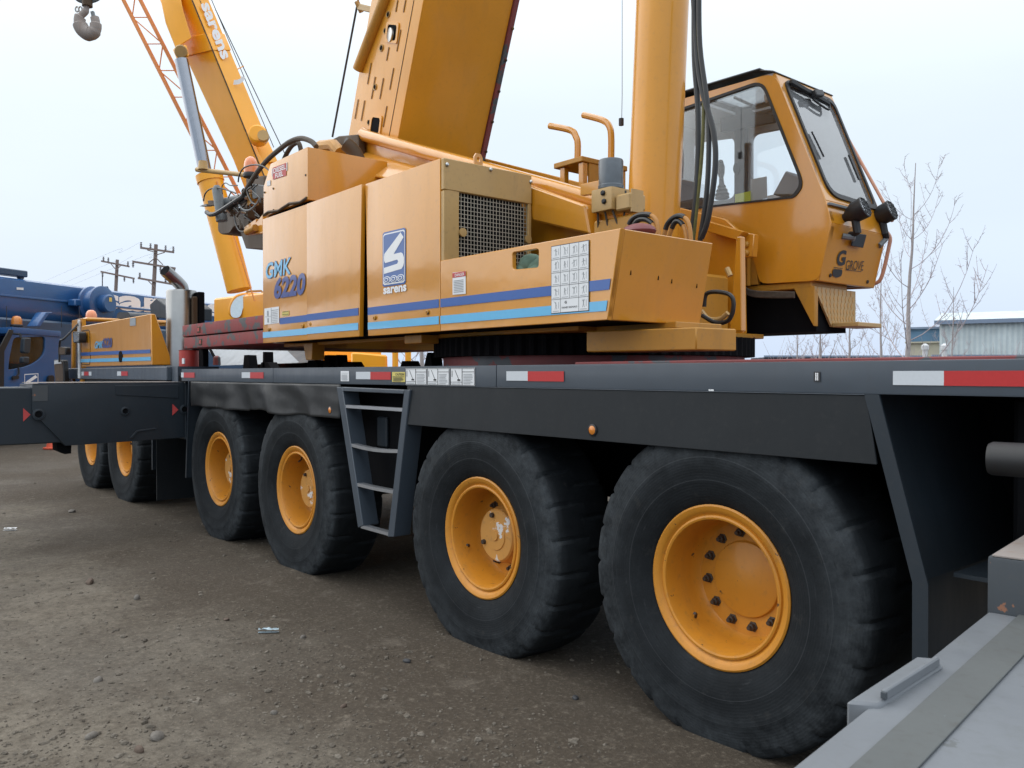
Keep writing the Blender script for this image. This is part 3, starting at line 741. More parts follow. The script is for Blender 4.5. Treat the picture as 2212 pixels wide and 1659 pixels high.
for a, b, r in ((235, 1083, .055), (762, 1063, .045), (1122, 1052, .05)):
    c = oz(a, b)
    mb = MB().lathe([(r, 0), (r, .012), (r * .68, .016), (r * .62, .002), (0, .002)], c, (1, 0, 0), 24, False).build('pin_boss', M['slate'], sleeve)
    MB().lathe([(r * .55, .004), (0, .004)], c, (1, 0, 0), 16, False).build('pin_hole', M['dark'], sleeve)
for q, pr, dx in (([(145, 1045), (190, 1085), (145, 1128)], inner, -.035), ([(1048, 1018), (1085, 1055), (1048, 1090)], sleeve, 0)):
    pts = [oz(*t) for t in q]
    decal('warning_triangle', [(XO + dx, p.y, p.z) for p in pts], M['sticker_red'], pr, (.003, 0, 0))
q = [oz(*t) for t in ((700, 908), (1086, 900), (1086, 985), (705, 965))]; MB().prism([(XO, p.y, p.z) for p in q], (.008, 0, 0)).build('wear_plate', M['slate'], sleeve, .002)
q = [oz(*t) for t in ((790, 1225), (830, 1180), (950, 1165), (950, 1172), (838, 1190), (805, 1228))]; MB().prism([(XO, p.y, p.z) for p in q], (.01, 0, 0)).build('weld_bead', M['slate'], sleeve, .002)
q = [oz(*t) for t in ((197, 908), (290, 906), (290, 1000), (197, 1004))]; MB().prism([(XO, p.y, p.z) for p in q], (.004, 0, 0)).build('wear_plate', M['rust_grey'], sleeve)
q = [oz(*t) for t in ((360, 1262), (450, 1255), (448, 1325), (410, 1330), (362, 1310))]; MB().prism([(XO - .1, p.y, p.z) for p in q], (-.2, 0, 0)).build('beam_stop', M['dark'], sleeve)
for zt, a, b, pr in ((1.521, slv[1].y + .01, 2.95, sleeve),): B(XO - .55, XO - .01, a, b, 1.532, 1.537).build('sleeve_top_strip', M['dust_top'], pr)
B(XO - .62, XO, 2.99, YF - .04, .93, 1.53).build('outrigger_box', M['slate'], crane, .01)
B(XO - .58, XO - .04, YF - .05, YF + 1.6, .955, 1.49).build('outrigger_beam', M['slate'], crane, .01)
# mud flap behind the front axles
p = az('1', 950, 1250, Y=3.05)
B(p.x, p.x + .02, 3.05, 3.75, az('1', 960, 1610, Y=3.05).z, 1.3).build('mud_flap', M['black_plate'], crane)
mudguard([(p.x - .04, 1.35), (p.x - .05, az('1', 950, 1420, Y=3.05).z)], 3.02, 3.1, .03)

# rear outrigger beam, reaching past the camera on the right
HB = .95
def bz(a, b, z=HB): return az('D', a, b, Z=z)
e0, e1 = bz(105, 1659), bz(840, 1075)
f0, f1 = bz(340, 1659), bz(980, 1085)
h0, h1 = bz(590, 1659), bz(980, 1240)
d = (e1 - e0); d.z = 0; d.normalize(); nrm = Vector((d.y, -d.x, 0))
def bp(along, across, z): return e0 + d * along + nrm * across + Vector((0, 0, z - HB))
L0, L1 = -1.5, (e1 - e0).dot(d) + .02
wB, wC = (f0 - e0).dot(nrm), (h0 - e0).dot(nrm)
beam = MB()
beam.prism([bp(L0, 0, HB), bp(L1, 0, HB), bp(L1, .62, HB), bp(L0, .62, HB)], (0, 0, -.5))
beam = beam.build('outrigger_beam', M['beam_grey'], crane, .01, seg=2)
beam['label'] = 'pale worn grey outrigger beam crossing the lower right corner'
MB().prism([bp(L0, wB, HB + .002), bp(L1, wB * .95, HB + .002), bp(L1, wC, HB + .002), bp(L0, wC, HB + .002)], (0, 0, .004)).build('wear_strip', M['beam_dirty'], beam, .001)
MB().prism([bp(L0, wC + .16, HB + .002), bp(L1, wC + .16, HB + .002), bp(L1, wC + .30, HB + .002), bp(L0, wC + .30, HB + .002)], (0, 0, .005)).build('wear_strip', M['beam_dirty'], beam, .001)
g0, g1 = bz(365, 1440), bz(620, 1265)
ga, gb = (g0 - e0).dot(d), (g1 - e0).dot(d)
MB().prism([bp(ga, -.035, HB + .01), bp(gb, -.02, HB + .01), bp(gb + .02, .02, HB + .01), bp(gb - .02, .045, HB + .01), bp(ga + .03, .02, HB + .01)], (0, 0, -.06)).build('guide_lug', M['beam_grey'], beam, .006)
MB().prism([bp(ga + .06, .012, HB + .008), bp(gb - .03, .03, HB + .008), bp(gb - .03, .042, HB + .008), bp(ga + .06, .024, HB + .008)], (0, 0, .022)).build('guide_bar', M['beam_grey'], beam, .003)
MB().prism([bp(ga + .053, .014, HB + .026), bp(ga + .063, .014, HB + .026), bp(ga + .063, .024, HB + .026), bp(ga + .053, .024, HB + .026)], (0, 0, -.012)).build('bar_tip', M['rust_grey'], beam)
blk = MB().prism([bp(L1, -.005, HB - .03), bp(L1, .60, HB - .03), bp(L1 + 1.1, .60, HB - .03), bp(L1 + 1.1, -.005, HB - .03)], (0, 0, .185)).build('outrigger_housing', M['rust_grey'], crane, .012, seg=2)
MB().prism([bp(L1 + .006, .006, HB + .156), bp(L1 + .006, .59, HB + .156), bp(L1 + 1.09, .59, HB + .156), bp(L1 + 1.09, .006, HB + .156)], (0, 0, .004)).build('dusty_cap', M['dust_top'], blk)
MB().lathe([(.1, 0), (.1, .9), (0, .9)], bp(-1.1, .3, 0), (0, 0, 1), 20).build('jack_cylinder', M['slate'], beam)
MB().lathe([(.3, .02), (.3, .06), (.12, .1), (0, .1)], bp(-1.1, .3, 0), (0, 0, 1), 28).build('jack_pad', M['slate'], beam)

# ------------------------------------------------------------------ carrier front: engine cover, driver cab, stack
def hz(a, b, Y=YS): return az('H', a, b, Y=Y)
xr, xl = hz(1650, 1300).x, hz(885, 1290).x
zt, zb = 2.305, 1.72
xr_t = xr - .03
cov = MB().add([(xl, YS, zb), (xr, YS, zb), (xr - .03, YS, zt), (xl, YS, zt), (xl, YS + .24, zb), (xr, YS + .24, zb), (xr - .03, YS + .05, zt), (xl, YS + .05, zt)],
               [(0, 1, 2, 3), (4, 7, 6, 5), (1, 5, 6, 2), (0, 3, 7, 4), (3, 2, 6, 7), (0, 4, 5, 1)])
cov = cov.build('engine_cover', M['yellow'], crane, .008)
def on_cover(name, pts, mat): return decal(name, [hz(*t) for t in pts], M[mat], cov, (0, -.004, 0))
on_cover('stripe', [(873, 1180), (873, 1143), (1635, 1110), (1637, 1150)], 'blue_stripe')
on_cover('stripe', [(875, 1252), (875, 1215), (1640, 1190), (1642, 1230)], 'cyan_stripe')
MB().prism(rounded([hz(1293, 1250), hz(1335, 1248), hz(1335, 1125), hz(1293, 1127)], .08), (0, -.006, 0)).build('grip_hole', M['dark'], cov)
on_cover('sticker', [(1415, 855), (1478, 850), (1478, 765), (1415, 770)], 'silver_grey')
lettering('model_letters', 'GMK', hz(1030, 1102) + Vector((0, -.007, 0)), hz(1118, 1098) + Vector((0, -.007, 0)), hz(1040, 1022) + Vector((0, -.007, 0)), M['cyan_stripe'], cov, .03)
lettering('model_letters', '6220', hz(1118, 1095) + Vector((0, -.007, 0)), hz(1222, 1090) + Vector((0, -.007, 0)), hz(1120, 985) + Vector((0, -.007, 0)), M['navy'], cov, .04)
mb = MB(); pl = rounded([hz(880, 1270), hz(985, 1275), hz(978, 895), hz(885, 910)], .1)
for i in range(len(pl)): mb.bar(pl[i] + Vector((0, -.003, 0)), pl[(i + 1) % len(pl)] + Vector((0, -.003, 0)), .006, .012)
mb.build('hatch_seam', M['oily'], cov, smooth=0)
# front side rail below the cover
xr2 = hz(1810, 1400).x
fr = B(hz(700, 1400).x, xr2, YS, YS + .06, 1.545, 1.70).build('front_side_rail', M['rail_grey'], crane, .008)
B(hz(700, 1400).x, xr2 - .2, YS + .05, YS + .1, 1.25, 1.55).build('front_valance', M['black_plate'], crane)
B(-14.0, -9.0, YS + .06, YF, 1.5, 1.60).build('front_deck', M['dark'], crane)
for a, b, mt in ((888, 913, 'reflect_white'), (915, 965, 'reflect_red'), (967, 996, 'reflect_white'), (1275, 1318, 'reflect_white'), (1320, 1390, 'reflect_red')):
    decal('reflective_tape', [(hz(a, 1360).x, YS, 1.595), (hz(b, 1360).x, YS, 1.595), (hz(b, 1360).x, YS, 1.65), (hz(a, 1360).x, YS, 1.65)], M[mt], fr, (0, -.003, 0))
B(hz(1815, 1400).x, hz(1880, 1400).x, YS + .05, YS + .5, 1.5, 1.70).build('step_post', M['rail_grey'], crane)
# exhaust silencer with its turned pipe
SY = 3.33
sc_ = hz(1975, 1000, SY)
zs0, zs1 = 1.66, hz(1975, 470, SY).z
rs = .172
stack = MB().lathe([(0, 0), (rs, 0), (rs, .02), (rs, zs1 - zs0 - .02), (rs * .94, zs1 - zs0), (0, zs1 - zs0)], (sc_.x, SY, zs0), (0, 0, 1), 36).build('exhaust_silencer', M['steel'], crane)
tip = [(sc_.x + .02, SY, zs1 - .05), (sc_.x + .02, SY, zs1 + .03), (sc_.x + .03, SY - .04, zs1 + .08), (sc_.x + .06, SY - .12, zs1 + .14), (sc_.x + .10, SY - .22, zs1 + .21)]
MB().tube(curve(tip, 5), .072, 18).build('exhaust_pipe', M['steel'], stack)
e = Vector(tip[-1]); dd = (Vector(tip[-1]) - Vector(tip[-2])).normalized()
MB().lathe([(.066, .0), (.0, .0)], e + dd * .004, dd, 20, False).build('pipe_mouth', M['dark'], stack)
sb = B(sc_.x + rs * .6, sc_.x + rs + .03, SY + .12, SY + .2, zs0, zs1 - .02).build('stack_bracket', M['dark'], crane, .01)
B(sc_.x + rs + .0, sc_.x + rs + .05, SY + .05, SY + .11, zs0 + .35, zs1 - .08).build('air_filter_pipe', M['oily'], sb, .01)
B(xr_t - .1, sc_.x - rs, 3.24, 3.55, 1.62, 2.2).build('engine_bay', M['dark'], crane, .02)
MB().prism([hz(1625, 620, 3.6), hz(1700, 552, 3.6), hz(1815, 650, 3.6), hz(1815, 780, 3.6), hz(1640, 760, 3.6)], (0, .6, 0)).build('air_intake', M['slate'], crane, .01)
MB().prism(rounded([hz(1260, 775, 3.5), hz(1420, 770, 3.5), hz(1400, 705, 3.5), hz(1280, 705, 3.5)], .1), (0, .4, 0)).build('filter_lid', M['slate'], crane)
# driver cab, seen as its open edge
xc0 = hz(740, 1400).x
xf = xc0 + .05
dcab = MB().ring([(xf, YS + .02, 1.05), (xl - .03, YS + .02, 1.05), (xl - .03, YS + .02, 2.42), (xf + .12, YS + .02, 2.42)], rounded([(xf + .10, YS + .02, 1.5), (xl - .16, YS + .02, 1.5), (xl - .16, YS + .02, 2.3), (xf + .20, YS + .02, 2.3)], .1), (0, .05, 0)).build('driver_cab', M['yellow'], crane, .01)
B(xf, xl - .03, YS + .072, YF - 1.2, 1.05, 1.35).build('cab_floor', M['dark'], dcab)
B(xf + .12, xl - .03, YS + .072, YF - 1.2, 2.38, 2.44).build('cab_roof', M['yellow'], dcab, .02)
B(xf, xf + .06, YF - 1.25, YF - 1.2, 1.05, 2.38).build('cab_pillar', M['yellow'], dcab)
MB().prism([(xf + .10, YS + .04, 1.5), (xl - .16, YS + .04, 1.5), (xl - .16, YS + .04, 2.3), (xf + .20, YS + .04, 2.3)], (0, .006, 0)).build('window_pane', M['cab_glass'], dcab, smooth=0)
B(xl - .14, xl - .06, YS - .02, YS + .01, 1.55, 2.4).build('grab_rail', M['white_metal'], dcab, .01)
def pipe(name, pts, r, mat, parent, n=8, k=5): return MB().tube(curve(pts, k), r, n).build(name, M[mat], parent)
arm = pipe('mirror_arm', [(xl - .1, YS, 2.36), hz(700, 990, 2.75), hz(650, 1030, 2.75), hz(645, 1250, 2.75)], .014, 'black', dcab)
def mirror(q, Y, face=True):
    pts = rounded([hz(*t, Y) for t in q], .05)
    o = MB().prism(pts, (-.03, .07, 0)).build('wing_mirror', M['black'], crane, .006)
    c = sum(pts, Vector()) / len(pts)
    MB().prism([c + (p - c) * .86 + Vector((0, -.003, 0)) for p in pts], (0, -.002, 0)).build('mirror_face', M['mirror_glass'] if face else M['oily'], o, smooth=0)
    return o
mirror([(628, 1170), (718, 1168), (715, 1085), (632, 1080)], 2.75, False); mirror([(600, 1478), (700, 1475), (688, 1225), (583, 1222)], 2.8, False)
decal('mirror_top_glass', [hz(592, 1270, 2.79), hz(675, 1262, 2.79), hz(655, 1230, 2.79), hz(594, 1230, 2.79)], M['headliner'], dcab, (0, -.004, 0))
lm = MB().prism(rounded([hz(795, 1040, 2.86), hz(862, 1030, 2.86), hz(862, 918, 2.86), hz(785, 915, 2.86)], .04), (0, .09, 0)).build('work_lamp', M['black'], crane, .006)
MB().prism(rounded([hz(800, 1030, 2.855), hz(855, 1022, 2.855), hz(855, 928, 2.855), hz(793, 925, 2.855)], .03), (0, .004, 0)).build('lamp_lens', M['lamp_glass'], lm)
def beacon(base, r, h, mat, parent):
    o = MB().lathe([(0, 0), (r * 1.1, 0), (r * 1.15, h * .12), (r, h * .22), (0, h * .22)], base, (0, 0, 1), 20).build('beacon_base', M['black'], parent)
    MB().lathe([(r * .98, h * .22), (r, h * .45), (r * .93, h * .7), (r * .7, h * .9), (r * .35, h * .99), (0, h)], base, (0, 0, 1), 20).build('beacon_dome', M[mat], parent)
beacon(hz(992, 832, 3.4), .085, .22, 'beacon', dcab)

# ------------------------------------------------------------------ counterweight slabs on the deck
def slab(z0, z1, x0, x1, y0):
    o = MB().prism(rounded([(x0, y0, 0), (x1, y0, 0), (x1, 5.86, 0), (x0, 5.86, 0)], .12, 4), (0, 0, z1 - z0))
    o.v = [(v[0], v[1], v[2] + z0) for v in o.v]
    o = o.build('counterweight_slab', M['red_grey'], crane, .015, seg=2)
    c = (x0 + .55, y0, z0 + .045)
    MB().box(c[0], c[0] + .085, y0 - .006, y0 + .01, c[2] - .02, c[2] + .045).build('lifting_stamp', M['oily'], o, .004)
    MB().box(c[0] + .02, c[0] + .065, y0 - .008, y0 - .005, c[2] - .005, c[2] + .03).build('stamp_plate', M['red'], o)
    return o
xs0 = az('F', 122, 160, Y=3.08).x
slab(2.022, 2.145, xs0, -6.6, 3.08); slab(1.893, 2.012, xs0 + .02, -6.62, 3.09)
MB().lathe([(0, 0), (.105, 0), (.105, .22), (.11, .225), (0, .225)], (az('F', 192, 360, Y=3.25).x, 3.25, 1.66), (0, 0, 1), 28).build('support_drum', M['red'], crane)
q = az('F', 155, 395, Y=3.14); B(q.x - .03, q.x + .03, 3.128, 3.14, q.z - .03, q.z + .03).build('drum_label', M['white'], crane)
B(az('F', 270, 360, Y=3.3).x, az('F', 300, 360, Y=3.3).x, 3.3, 3.36, 1.66, 1.9).build('slab_post', M['dark'], crane)
# deck clutter seen under the superstructure
def fz(a, b, Y): return az('F', a, b, Y=Y)
MB().prism([fz(320, 290, 4.9), fz(900, 300, 4.9), fz(1010, 410, 4.6), fz(430, 430, 4.6)], (.02, .03, .01)).build('folded_plate', M['silver_grey'], crane, .003)
MB().prism([fz(900, 300, 4.92), fz(1190, 330, 4.92), fz(1190, 400, 4.7), fz(1010, 412, 4.6)], (.02, .03, .01)).build('folded_plate', M['slate'], crane, .003)
for a, b, c, dd_ in ((600, 430, 655, 350), (750, 385, 770, 325), (720, 430, 825, 405), (1075, 425, 1190, 390), (1210, 430, 1270, 350), (1300, 425, 1330, 348), (1340, 428, 1470, 402), (1790, 412, 1890, 395)):
    x0, x1, z1 = fz(a, b, 4.3).x, fz(c, b, 4.3).x, fz(a, dd_, 4.3).z
    MB().prism([(x0, 4.3, 1.655), (x1, 4.3, 1.655), (x1 - .3 * (x1 - x0), 4.3, z1), (x0 + .2 * (x1 - x0), 4.3, z1)], (0, .12, 0)).build('deck_bracket', M['dark'], crane, .004)
MB().tube([fz(345, 290, 4.0), fz(395, 380, 4.0)], .018, 8).build('locking_rod', M['dark'], crane)
MB().lathe([(.05, 0), (.045, .1), (.02, .12), (0, .12)], fz(405, 425, 4.0), (0, 0, 1), 10).build('locking_pin', M['deck_red'], crane)
x0, x1 = fz(1975, 400, 3.6).x, fz(2045, 400, 3.6).x
MB().prism(rounded([(x0, 3.6, 1.655), (x1, 3.6, 1.655), (x1 - .03, 3.6, fz(2000, 330, 3.6).z), (x0 + .05, 3.6, fz(2000, 330, 3.6).z)], .03), (0, .1, 0)).build('deck_bracket', M['dark'], crane)

# ------------------------------------------------------------------ turntable
XT = -4.40
ring = MB(); N = 180
for r, z in ((1.10, 1.66), (1.10, 1.735)): ring.v += [(XT + math.cos(2 * math.pi * k / N) * r, YC + math.sin(2 * math.pi * k / N) * r, z) for k in range(N)]
ring.f = [(k, (k + 1) % N, N + (k + 1) % N, N + k) for k in range(N)] + [list(range(N, 2 * N))]
ring.build('ring_pedestal', M['deck_red'], crane)
ring = MB()
for r0, z in ((0, 1.738), (0, 1.862)):
    for k in range(N * 2):
        r = 1.17 if k % 4 in (0, 1) else 1.148
        a = math.pi * k / N; ring.v.append((XT + math.cos(a) * r, YC + math.sin(a) * r, z))
n2 = N * 2
ring.f = [(k, (k + 1) % n2, n2 + (k + 1) % n2, n2 + k) for k in range(n2)] + [list(range(n2))[::-1], list(range(n2, 2 * n2))]
ring.build('slewing_ring', M['dark'], crane, smooth=20)
B(-7.3, -3.42, 3.35, 5.2, 1.868, 1.90).build('turntable_base', M['yellow_old'], crane, .005)
YN, YFP = 3.95, 4.98
def side_plate(y):
    return MB().prism([(-7.55, y, 1.92), (-7.45, y, 3.1), (-7.08, y, 3.88), (-6.9, y, 3.92), (-6.72, y, 3.82), (-4.0, y, 2.86), (-3.6, y, 2.72), (-3.46, y, 2.60), (-3.44, y, 1.902), (-7.3, y, 1.902)], (0, .045, 0))
sp = side_plate(YN).build('turntable_side_plate', M['yellow'], crane, .006)
spf = side_plate(YFP).build('turntable_side_plate', M['yellow'], crane, .006)
MB().tube([(-6.85, YN - .03, 3.83), (-4.0, YN - .03, 2.81), (-3.5, YN - .03, 2.62)], .055, 12).build('flange_pipe', M['yellow'], sp)
MB().prism([az('4', *t, Y=3.8) for t in ((690, 365), (1085, 505), (1120, 700), (740, 610))], (0, .14, 0)).build('sloped_beam', M['yellow'], sp, .03, seg=3)
MB().prism([(-6.9, YN - .01, 3.68), (-5.0, YN - .01, 3.03), (-5.0, YN - .28, 2.98), (-6.85, YN - .28, 3.45)], (0, .0, .02)).build('sloped_cover', M['yellow'], sp, .005)
MB().tube([(-6.95, YN - .05, 3.80), (-6.95, YN + .1, 3.80)], .04, 12).build('pivot_pin', M['yellow_dusty'], sp)
B(-7.2, -6.9, YN - .02, YN, 3.2, 3.75).build('pivot_lug', M['yellow_old'], sp, .01)
B(-4.05, -3.5, 4.05, 4.9, 1.90, 2.30).build('cylinder_seat', M['yellow_old'], crane, .02)
B(-7.4, -4.2, 4.0, 4.97, 1.902, 2.6).build('turntable_core', M['dark'], crane, .02)
# yellow skirt under the end box and pads
a, b = az('4', 1110, 1400, Y=3.3).x, az('4', 1812, 1400, Y=3.42).x
MB().prism([(a, 3.28, 1.74), (b, 3.42, 1.74), (b, 3.42, 1.855), (a, 3.28, 1.855)], (.03, .3, 0)).build('ring_guard', M['yellow_old'], crane, .006)
a, b = az('4', 1080, 1300, Y=3.5).x, az('4', 1680, 1330, Y=3.5).x
B(a, b, 3.5, 3.9, 1.862, 1.897).build('sole_plate', M['yellow_old'], crane, .004)
for (u0, u1, zz, yy) in ((790, 850, 1.74, 3.3),):
    x0, x1 = az('3', u0, 1400, Y=yy).x, az('3', u1, 1400, Y=yy).x
    MB().prism([(x0, yy, 1.89), (x1, yy, 1.89), (x1 - .01, yy, zz), (x0 + .05, yy, zz)], (0, .12, 0)).build('support_foot', M['yellow_old'], crane, .005)
x0, x1 = az('3', 1450, 1350, Y=3.2).x, az('3', 1560, 1350, Y=3.2).x
B(x0, x1, 3.2, 3.35, 1.83, 1.89).build('support_foot', M['yellow_old'], crane, .005)

# ------------------------------------------------------------------ machinery housing on the near side
YP, YB = 3.05, 3.79
XL, X1, X2, X3 = -7.07, at(664, 600, Y=YP).x, at(788, 500, Y=YP).x, at(951, 500, Y=YP).x
ZT, ZB, ZLOW = 2.98, 1.89, 2.335
XE_T, XE_B = -2.816, -2.905
core = B(XL + .03, X3 - .05, YP + .045, YB - .02, 1.92, ZT - .03).build('gap_dark_core', M['dark'], crane)  # dark solid added inside the housing so the panel gaps look black
def panel(x0t, x1t, x0b, x1b, yl, yr, mat='yellow', name='body_panel'):
    return MB().prism([(x0b, yl, ZB), (x1b, yr, ZB), (x1t, yr, ZT), (x0t, yl, ZT)], (0, .035, 0)).build(name, M[mat], crane, .006, seg=2)
pn1 = panel(XL, X1 - .002, XL, X1 - .002, YP, YP)
x2b = az('3', 1172, 1338, Y=YP).x; x3l = az('3', 1214, 1340, Y=YP).x
pn2 = panel(X1 + .002, X2 - .008, X1 + .002, x2b, YP - .006, YP - .02, name='access_door')
pn3 = panel(X2 + .008, X3 - .002, x3l, X3 - .002, YP, YP)
B(XL, X3 - .01, YP + .04, YB, ZT - .03, ZT - .002).build('roof_panel', M['yellow'], crane, .004)
B(XL, XL + .03, YP + .04, YB, ZB, ZT - .035).build('end_panel', M['yellow'], crane, .004)
B(XL + .05, X3 - .05, YP + .05, YB, ZB + .003, ZB + .03).build('floor_panel', M['dark'], crane)
# low box, with grab opening, and its sloping end
Q = lambda a, b: az('4', a, b, Y=YP)
out4 = [(X3 + .002, YP, ZB), (XE_B, YP, ZB), (XE_T, YP, ZLOW), (X3 + .002, YP, ZLOW)]
hole = rounded([Q(615, 928), Q(783, 913), Q(785, 790), Q(613, 815)], .02)
pn4 = MB().ring(out4, hole, (0, .03, 0)).build('body_panel', M['yellow'], crane, .003)
hc = sum(hole, Vector()) / len(hole)
mb = MB(); rr = random.Random(5)
for i in range(9): mb.sphere((hc.x + rr.uniform(-.09, .10), YP + rr.uniform(.07, .13), hc.z - .07 + rr.uniform(0, .06)), rr.uniform(.05, .075), 10, 6, (1.2, .8, .8))
mb.build('stuffed_cloth', M['green_cloth'], crane, smooth=180)
pn5 = MB().prism([(XE_B, YP + .032, ZB), (XE_B, YB, ZB), (XE_T, YB, ZLOW), (XE_T, YP + .032, ZLOW)], (-.03, 0, 0)).build('end_panel', M['yellow'], crane, .004)
MB().prism([(XE_B, YP + .004, ZB), (XE_B, YP + .03, ZB), (XE_T, YP + .03, ZLOW), (XE_T, YP + .004, ZLOW)], (-.02, 0, 0)).build('corner_edge', M['yellow'], pn5)
B(X3 + .02, XE_B - .03, YP + .035, YB, ZB + .002, ZB + .02).build('floor_panel', M['dark'], crane)
B(X3 + .02, XE_B - .035, YB - .02, YB, ZB + .03, ZLOW - .02).build('inner_panel', M['yellow'], crane)
B(X3 + .02, XE_B - .06, YP + .04, YB - .03, ZB + .03, ZB + .24).build('valve_bank', M['dark'], crane)
for t, zz in ((.13, 2.13), (.42, 2.12), (.57, 2.11), (.86, 2.10)):
    y = YP + (YB - YP) * t + .02; x = XE_B + (XE_T - XE_B) * (zz - ZB) / (ZLOW - ZB)
    B(x - .002, x + .003, y, y + .005, zz - .011, zz + .011).build('slot', M['dark'], pn5)
# grille end (faces the camera's right)
def gq(a, b): return az('4', a, b, X=X3)
gf = MB()
o_ = [(X3, YP + .005, ZLOW - .25), (X3, YB, ZLOW - .25), (X3, YB, 2.775), (X3, YP + .005, 2.775)]
h_ = [gq(250, 930), gq(700, 880), gq(698, 468), gq(250, 398)]
gzs = [h_[0].y, h_[1].y, h_[2].z]
ya, yb, zc = h_[0].y, h_[2].y, h_[3].z
h_ = [(X3, ya, ZLOW - .2), (X3, yb, ZLOW - .2), (X3, yb, zc), (X3, ya, zc)]
gf.ring(o_, h_, (.03, 0, 0))
gfr = gf.build('grille_door', M['yellow_dusty'], crane, .004)
B(X3, X3 + .034, YP + .005, YB, 2.781, ZT).build('upper_cover', M['yellow_dusty'], crane, .005)
mb = MB(); n = 22
for i in range(n + 1):
    y = ya + (yb - ya) * i / n; mb.box(X3 + .012, X3 + .015, y - .0022, y + .0022, ZLOW - .2, zc)
m_ = int((zc - ZLOW + .2) / ((yb - ya) / n))
for i in range(m_ + 1):
    z = ZLOW - .2 + (zc - ZLOW + .2) * i / m_; mb.box(X3 + .009, X3 + .0118, ya, yb, z - .0022, z + .0022)
tag(mb.build('grille_mesh', M['mesh_wire'], gfr, smooth=0), kind='stuff')
B(X3 - .04, X3 - .01, YP + .05, YB - .03, 1.95, 2.76).build('cooler_core', M['dark'], crane)
for i in range(12):
    y = ya + .03 + (yb - ya - .06) * i / 11; B(X3 - .012, X3 - .002, y - .008, y + .008, ZLOW - .2, zc - .05).build('cooler_fin', M['dark'], gfr)
for a, b in ((270, 690), (695, 735)):
    c = gq(a, b); MB().lathe([(.028, .03), (.028, .042), (0, .044)], c, (1, 0, 0), 18).build('latch', M['yellow_dusty'], gfr)
for a, b in ((167, 250), (450, 282), (712, 362)):
    c = gq(a, b); MB().lathe([(.014, .034), (.014, .040), (.007, .048), (0, .048)], c, (1, 0, 0), 8).build('bolt', M['zinc'], gfr)
p = gq(380, 215); MB().ring([(X3 + .01, p.y - .035, ZT - .02), (X3 + .01, p.y + .035, ZT - .02), (X3 + .01, p.y + .035, ZT + .05), (X3 + .01, p.y + .018, ZT + .075), (X3 + .01, p.y - .018, ZT + .075), (X3 + .01, p.y - .035, ZT + .05)], rounded([(X3 + .01, p.y - .013, ZT + .022), (X3 + .01, p.y + .013, ZT + .022), (X3 + .01, p.y + .013, ZT + .052), (X3 + .01, p.y - .013, ZT + .052)], .012), (.012, 0, 0)).build('lifting_eye', M['yellow'], crane)
# fuel tank box on the roof
FT = 3.435
pf = [az('3', 820, 480, Y=YP), az('3', 540, 600, Y=YP), az('3', 540, 350, Y=YP), az('3', 595, 245, Y=YP), az('3', 820, 138, Y=YP)]
xfr = pf[4].x
tank = MB().prism([(xfr, YP, ZT + .035), (XL + .02, YP, ZT + .02), (XL + .02, YP, 3.26), (XL + .17, YP, FT), (xfr, YP, FT)], (0, YB - YP, 0)).build('fuel_tank', M['yellow'], crane, .006, seg=2)
B(XL + .06, xfr - .03, YP + .03, YB, ZT, ZT + .03).build('tank_packing', M['dark'], tank)
lip = [lerp((XL + .03, YP - .004, ZT + .030), (xfr - .01, YP - .004, ZT + .045), t / 8) + Vector((0, 0, .012 * math.sin(t * 1.6))) for t in range(9)]
MB().tube(lip, .013, 6).build('tank_lip', M['oily'], tank)
def T3(a, b, off=.005): return az('3', a, b, Y=YP) + Vector((0, -off, 0))
def panel_decal(pts, mat, parent, name, off=.003): return decal(name, [az('3', *t, Y=YP) for t in pts], M[mat], parent, (0, -off, 0))
panel_decal([(595, 265), (683, 232), (683, 315), (595, 342)], 'sticker_red', tank, 'fuel_sign')
lettering('fuel_sign_letters', 'DIESEL', T3(600, 302), T3(680, 272), T3(600, 270), M['white_paint'], tank, .02)
lettering('fuel_sign_letters', 'FUEL', T3(612, 334), T3(664, 316), T3(612, 303), M['white_paint'], tank, .02)
panel_decal([(588, 272), (593, 270), (593, 318), (588, 320)], 'white', tank, 'fuel_sign_edge'); panel_decal([(685, 230), (690, 228), (690, 282), (685, 284)], 'white', tank, 'fuel_sign_edge')
panel_decal([(557, 352), (580, 344), (580, 378), (557, 384)], 'white', tank, 'small_sticker')
for a, b in ((597, 400), (540, 425), (598, 540), (808, 312)):
    c = T3(a, b, 0); MB().lathe([(.010, 0), (.008, -.006), (0, -.007)], c, (0, 1, 0), 8, False).build('rivet', M['oily'], tank)
# stripes, model name, emblem
def stripes(pa, x0, x1, y, sk, top=True):
    zs = [(2.040, 2.093, 'blue_stripe'), (1.935, 1.986, 'cyan_stripe')]
    for z0, z1, mt in zs:
        if mt == 'blue_stripe' and not top: continue
        decal('stripe', [(x0, y, z0), (x1 - sk * (z0 - ZB), y, z0), (x1 - sk * (z1 - ZB), y, z1), (x0, y, z1)], M[mt], pa, (0, -.003, 0))
xg = az('3', 640, 1200, Y=YP).x
decal('stripe', [(xg, YP, 2.040), (X1 - .004, YP, 2.040), (X1 - .004, YP, 2.093), (xg, YP, 2.093)], M['blue_stripe'], pn1, (0, -.003, 0))
stripes(pn1, XL + .004, X1 - .004, YP, 0, False)
for z0, z1, mt in ((2.043, 2.096, 'blue_stripe'), (1.938, 1.989, 'cyan_stripe')):
    xe = x2b + (X2 - .008 - x2b) * (z0 - ZB) / (ZT - ZB) - .012
    decal('stripe', [(X1 + .006, YP - .006, z0), (xe, YP - .0195, z0), (xe, YP - .0195, z1), (X1 + .006, YP - .006, z1)], M[mt], pn2, (0, -.003, 0))
stripes(pn3, x3l + .003, X3 - .012, YP, 0)
stripes(pn4, X3 + .006, XE_B - .035 + .02, YP, -.2)
